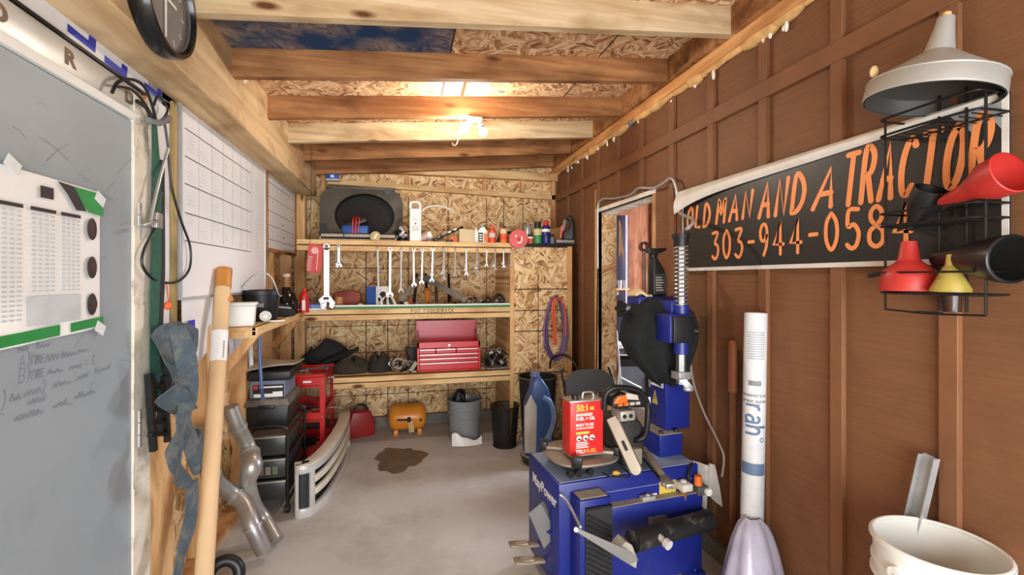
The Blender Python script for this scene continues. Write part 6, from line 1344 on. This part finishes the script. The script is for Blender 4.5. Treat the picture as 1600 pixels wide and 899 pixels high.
# stickers, latch, air regulators
a = lm(1030, 762, 0); b_ = lm(1056, 752, 0)
G().bx(a.x, b_.x, -.0015, 0, lm(1040, 771, 0).z, lm(1040, 752, 0).z).build('yellow_sticker', YELLOW, mc)
a = lm(1000, 780, 0); b_ = lm(1026, 780, 0); z0, z1 = lm(1012, 788, 0).z, lm(1012, 773, 0).z
sk = G().bx(a.x, b_.x, -.0015, 0, z0, z1).build('white_sticker', WHITEP, mc)
G().bx(a.x + .008, a.x + .034, -.002, -.0014, z0 + .008, z1 - .006).build('sticker_picture', BLUEP, sk); G().bx(a.x + .048, b_.x - .008, -.002, -.0014, z0 + .008, z1 - .006).build('sticker_picture', INK_B, sk)
c_ = lm(1012, 796, -.03); G().bx(c_.x - .035, c_.x + .035, -.045, -.01, .434, .452).cyl((c_.x, -.03, .452), (c_.x, -.03, .462), .011).build('latch', pm('latch_grey', (176, 174, 166), .5, .3), mc, bev=.003)
c_ = lm(1069, 760, -.04)
rg = G().bx(c_.x - .03, c_.x + .03, -.07, .0, c_.z - .018, c_.z + .018).cyl((c_.x, -.035, c_.z + .018), (c_.x, -.035, c_.z + .03), .016).build('water_filter', pm('filter_white', (206, 202, 190), .5), mc, bev=.006); G().cyl((c_.x, -.035, c_.z - .018), (c_.x, -.035, c_.z - .07), .019, .015).build('amber_bowl', pm('amber_plastic', (140, 96, 56), .2), rg)
c_ = lm(1093, 764, -.03)
c_.x = min(c_.x, MW + .05)
rg = G().bx(c_.x - .032, c_.x + .032, -.06, .0, c_.z - .022, c_.z + .022).build('regulator', pm('reg_grey', (96, 92, 88), .5, .3), mc, bev=.006); G().cyl((c_.x - .01, -.03, c_.z + .022), (c_.x - .01, -.03, c_.z + .068), .021, .018).build('orange_cap', ORANGEP, rg); G().cyl((c_.x - .005, -.03, c_.z - .022), (c_.x - .005, -.03, c_.z - .075), .019, .016).build('black_bowl', BLACK, rg); G().cyl((c_.x + .022, -.06, c_.z - .004), (c_.x + .022, -.074, c_.z - .004), .018).build('gauge', WHITE, rg)
G().tube(cr([(c_.x - .06, -.03, c_.z + .0), (c_.x - .065, -.03, c_.z + .07), (c_.x - .03, -.0, c_.z + .11), (c_.x + .02, .03, c_.z + .09), (c_.x + .03, .05, .45)]), .007, 8).build('air_hose', BLACK, mc)
W_ = lambda p: Mm @ V(p)
# ---- things lying on and hanging from the machine
ck_ = lm(1046, 540, .10)
clo = thing('black_cloth', 'black cloth draped over the machine arm behind the spring post', 'cloth', W_((ck_.x, .2, 0)), MA)
rows = [(468, 1030, 1062, .06), (474, 1018, 1078, .10), (490, 1006, 1092, .14), (512, 998, 1098, .15), (540, 995, 1099, .14), (565, 1008, 1092, .12), (590, 1031, 1084, .10), (606, 1046, 1074, .06)]
def clof(u, v):
    t = v * (len(rows) - 1); i = min(int(t), len(rows) - 2); f_ = t - i; mix = lambda k: rows[i][k] * (1 - f_) + rows[i + 1][k] * f_
    l, r_ = lm(mix(1), mix(0), .10), lm(mix(2), mix(0), .10); a = 2 * pi * u; w = (r_.x - l.x) / 2; c = (r_.x + l.x) / 2
    return V((c - ck_.x + w * cos(a) * (1 + .04 * sin(9 * a + 4 * v)), .02 + mix(3) * math.copysign(abs(sin(a)) ** .55, sin(a)) * (.9 if sin(a) > 0 else 1.05) + .020 * sin(8 * a + 3 * v) * min(1, v * 2.5), l.z + .01 * sin(5 * a) * v))
G().surf(clof, 60, 24, -.003).build('fabric', pm('black_fabric', (20, 22, 23), .95, 0, .3, 30, .3), clo, ang=80)
sb = lm(1027, 470, .26); s0 = thing('spray_bottle', 'black trigger spray bottle standing on the machine arm beside the black cloth', 'spray bottle', W_((sb.x, .262, 1.401)), MA); s_ = 2.45 / 720
G().prism([(-.042, 0), (.046, 0), (.048, .10), (.03, .15), (.0, .19), (-.02, .215), (-.036, .215), (-.042, .16)], -.028, .028, 'XZ').build('body', BLACK, s0, bev=.014, seg=3)
G().bx(-.036, .040, -.0292, -.028, .015, .125).build('label', pm('label_grey', (58, 60, 60), .5), s0)
for k in range(6): G().bx(-.028, .02 - .006 * (k % 3), -.0298, -.0292, .03 + .014 * k, .036 + .014 * k).build('label_print', pm('print_pale', (180, 176, 160), .6), s0)
G().cyl((-.028, 0, .21), (-.028, 0, .235), .018).prism([(-.065, .24), (-.06, .265), (.05, .268), (.056, .258), (.03, .245), (.0, .235), (-.01, .20), (-.02, .235)], -.014, .014, 'XZ').build('trigger_head', BLACK, s0, bev=.003)
tag(G().surf(lambda u, v: V((-.05 + .10 * u, -.04 + .09 * v, .002 + .025 * sin(pi * u) * sin(pi * v) + .012 * sin(6 * u))), 14, 8, .01).build('tan_rag', pm('tan_rag', (226, 202, 156), .9), loc=W_((lm(1000, 480, .26).x, .255, 1.402)), rot=(0, 0, MA)), 'small folded tan rag on the left end of the machine arm', 'rag')
rg0 = lm(1118, 745, .10)
tag(G().surf(lambda u, v: W_((MW + .005 + .115 * u + .02 * v, .05 - .04 * u + .022 * sin(9 * u + 2 * v), .545 - (.20 + .03 * sin(7 * u)) * v - .02 * u + .01 * sin(14 * u) * v)), 22, 10, .004).build('grey_rag', pm('rag_grey', (186, 180, 172), .9, 0, .15, 16, .3, dirt=(130, 124, 116), dirt_amt=.3)), 'dirty pale rag hanging at the right rear corner of the blue machine', 'rag')
# fuel can on the turntable
fcx = lm(911, 700, ty - .06).x
fc = thing('fuel_can', 'red rectangular metal fuel can standing on the machine turntable', 'fuel can', W_((fcx, ty - .055, .6515)), MA - .03)
cw, cd_, chh = .088, .05, .262
G().bx(-cw, cw, -cd_, cd_, 0, chh).build('body', pm('can_red', (208, 44, 40), .3, .0, .05, 6), fc, bev=.008, seg=3)
G().bx(-cw - .001, cw + .001, -cd_ - .001, cd_ + .001, chh - .006, chh + .002).build('top_seam', pm('can_silver', (196, 192, 186), .3, .7), fc, bev=.002); G().bx(-cw - .001, cw + .001, -cd_ - .001, cd_ + .001, 0, .005).build('bottom_seam', pm('can_silver', (196, 192, 186)), fc)
G().cyl((-.045, -.01, chh), (-.045, -.01, chh + .022), .017).build('cap', BLACK, fc); G().tube(cr([(0, 0, chh + .002), (.005, 0, chh + .025), (.05, 0, chh + .025), (.06, 0, chh + .002)]), .005, 8).build('handle', pm('can_silver', (196, 192, 186)), fc)
yf = -cd_ - .0008; YL = pm('can_yellow', (240, 206, 80), .5); LW = pm('can_white', (240, 232, 224), .5)
def ct_(t, size, x, z, m, sx=1., b=.0): text(t, size, m, fc, (x, yf, z), name='lettering', bold=b, sx=sx)
ct_('50:1', .044, -.056, .214, YL, .85, .0012); ct_('MIX', .022, .014, .217, YL, .6, .0008)
ct_('ENGINEERED', .018, -.058, .190, LW, .82, .0006); ct_('FUEL + OIL', .021, -.058, .170, LW, .98, .0007)
ct_('READY TO USE', .017, -.058, .142, LW, .80, .0006); ct_('NO MIXING NEEDED', .0115, -.058, .128, LW, .85, .0003)
G().bx(-.058, .012, yf - .0002, yf, .104, .115).build('yellow_bar', YL, fc)
T = Matrix.Rotation(pi / 2, 4, 'X')
for k in range(3):
    cc = G().lathe([(0, 0), (.0135, 0), (.0135, .0006), (0, .0006)], 24, Matrix.Translation((-.042 + .034 * k, yf + .0004, .084)) @ T).build('round_picture', LW, fc); G().box((-.040 + .034 * k, yf - .0006, .080), (.016, .0004, .008), (0, .4, 0)).build('picture_tool', BLACK, cc)
for k in range(4): G().bx(-.058, .0 + .008 * (k % 2), yf - .0002, yf, .062 - .008 * k, .066 - .008 * k).build('fine_print', LW, fc)
ct_('TRU', .025, -.060, .013, LW, 1.0, .0008); ct_('FUEL', .025, -.008, .013, pm('can_gold', (232, 160, 70), .5), 1.1, .0008)
# chainsaw
cs0 = lm(975, 700, .12)
cs = thing('chainsaw', 'dusty chainsaw on the machine top with its bar pointing at the camera', 'chainsaw', W_((cs0.x, .16, MZ + .003)), MA)
s_ = 2.25 / 720
def cz(px, py, yl): q = lm(px, py, yl); return V((q.x - cs0.x, yl - .16, q.z - MZ - .003))
DK = pm('saw_dark', (50, 47, 44), .6, .1, .3, 12, dirt=(112, 102, 90), dirt_amt=.3)
G().prism([(-.04, .0), (.06, .0), (.085, .04), (.08, .20), (.05, .235), (-.06, .24), (-.09, .19), (-.085, .085), (-.045, .08)], -.10, .10, 'XZ').build('engine', DK, cs, bev=.02, seg=3)
a, b_ = cz(948, 622, .04), cz(990, 622, .04)
G().prism([(a.x, a.z - .035), (a.x + .01, a.z + .01), (a.x + .05, a.z + .03), (b_.x + .01, b_.z + .03), (b_.x + .05, b_.z - .01), (b_.x + .05, b_.z - .04)], -.17, -.02, 'XZ').build('top_cover', BLACK, cs, bev=.008)
G().prism([(a.x + .005, a.z - .018), (a.x + .03, a.z + .018), (a.x + .075, a.z + .022), (a.x + .085, a.z - .018)], -.175, -.10, 'XZ').build('orange_cover', ORANGEP, cs, bev=.005)
G().prism([(a.x + .06, a.z + .0), (a.x + .08, a.z + .03), (b_.x - .01, b_.z + .028), (b_.x - .0, b_.z + .0)], -.172, -.03, 'XZ').build('grey_cover', pm('cover_pale', (196, 188, 176), .45), cs, bev=.005)
for k, m in enumerate((ORANGEP, ORANGEP, pm('vent_pale', (180, 178, 172), .4), pm('vent_pale', (180, 178, 172)))): G().bx(a.x + .03 + .032 * k, a.x + .053 + .032 * k, -.178, -.168, a.z - .03, a.z - .016).build('vent', m, cs)
a, b_ = cz(964, 657, .02), cz(987, 638, .02)
mf = G().bx(a.x, b_.x, -.175, -.08, a.z, b_.z).build('muffler', pm('muffler_grey', (176, 170, 160), .45, .4), cs, bev=.008)
for k in (0, 1): G().cyl((a.x + .02 + .034 * k, -.178, (a.z + b_.z) / 2), (a.x + .02 + .034 * k, -.173, (a.z + b_.z) / 2), .010).build('muffler_hole', BLACK, mf)
G().bx(-.03, .05, -.13, -.06, .02, .10).build('dusty_case', pm('case_dust', (140, 130, 114), .7, .1, .2, 14), cs, bev=.008)
hpts = [cz(944, 640, .04), cz(946, 618, .03), cz(958, 607, .02), cz(980, 607, .02), cz(1000, 613, .02), cz(1011, 630, .02), cz(1012, 655, .02), cz(1008, 680, .03), cz(996, 688, .05), cz(984, 684, .10)]
G().tube(cr(hpts, 6), .0145, 12).build('front_handle', BLACK, cs)
G().tube(cr([V((.0, .10, .12)), V((.0, .20, .17)), V((.0, .24, .10)), V((.0, .20, .03)), V((.0, .10, .04))], 5), .016, 10).build('rear_handle', BLACK, cs)
b0, b1 = cz(960, 662, .03), cz(997, 742, -.10)
d = b1 - b0; wv = V((.55, -.25, .55)).normalized(); wv = (wv - d.normalized() * wv.dot(d.normalized())).normalized(); nv = d.normalized().cross(wv)
def barp(w, t, l0, l1):
    vs = []; n = 8; ol = [(l0, -w), (l1 - w / d.length, -w)] + [(l1 - w / d.length + w / d.length * cos(a), w * sin(a)) for a in [(-pi / 2 + pi * k / n) for k in range(1, n)]] + [(l1 - w / d.length, w), (l0, w)]
    for s2 in (-t, t): vs += [b0 + d * p[0] + wv * p[1] + nv * s2 for p in ol]
    k = len(ol); return G().add(vs, [tuple(range(k)), tuple(range(k, 2 * k))[::-1]] + [(i, (i + 1) % k, k + (i + 1) % k, k + i) for i in range(k)])
brr = barp(.025, .003, -.12, 1.0).build('guide_bar', pm('bar_steel', (186, 182, 172), .35, .6, .12, 10, dirt=(130, 112, 92), dirt_amt=.2), cs)
barp(.030, .0018, -.12, 1.012).build('saw_chain', pm('chain_dark', (88, 76, 64), .5, .5, .3, 60), cs)
barp(.008, .0036, .35, .55).build('bar_slot', BLACK, brr)
# hand tools beside the chainsaw
for k, (lab, p0, p1, w, m, hm) in enumerate((('dusty wooden handled hammer lying right of the chainsaw bar', (1004, 700), (1048, 762), .028, DUST, CHROME), ('thin black pry bar lying beside the dusty hammer', (990, 698), (1032, 750), .012, BLACKM, BLACKM))):
    a = lmz(*p0, MZ + .05 - .0 * k); b_ = lmz(*p1, MZ + .022)
    o = thing(('hammer', 'pry_bar')[k], lab, 'hand tool', W_(a), 0); e = W_(b_) - W_(a); G().bar((0, 0, 0), e, w, w * .7).build('shaft', m, o, bev=.004)
    if k == 0: G().bar(e * .78, e * 1.0, .04, .026).bar(e * .92 + V((-.03, 0, -.0)), e * .92 + V((.03, .01, 0)), .024, .02).build('head', pm('head_steel', (170, 164, 150), .4, .5), o, bev=.004)
for k, (px, py) in enumerate(((972, 722), (962, 740), (1022, 880))):
    if k < 2: q = W_(lmz(px, py, MZ + .012)); q.z = MZ + .003
    else: q = onZ(px, py, .0); q.z = 0.0
    tag(G().ell((0, 0, .011), (.018, .014, .011)).box((.012, 0, .008), (.02, .012, .012), (0, 0, .5)).build('wire_nut', pm('nut_yellow', (222, 170, 70), .5), loc=q), ('small yellow connector by the chainsaw bar', 'small yellow connector left of the chainsaw tip', 'small yellow bit on the floor before the machine')[k], 'connector')
tag(G().tube(cr([W_(p) for p in ((tx + .12, ty - .10, .59), (tx + .17, ty - .13, MZ + .02), (tx + .16, ty - .20, MZ + .012), (tx + .08, ty - .19, MZ + .012), (tx + .05, ty - .14, MZ + .02))]), .004, 6).build('thin_wire', BLACK), 'thin black wire curling on the machine top below the turntable', 'wire')
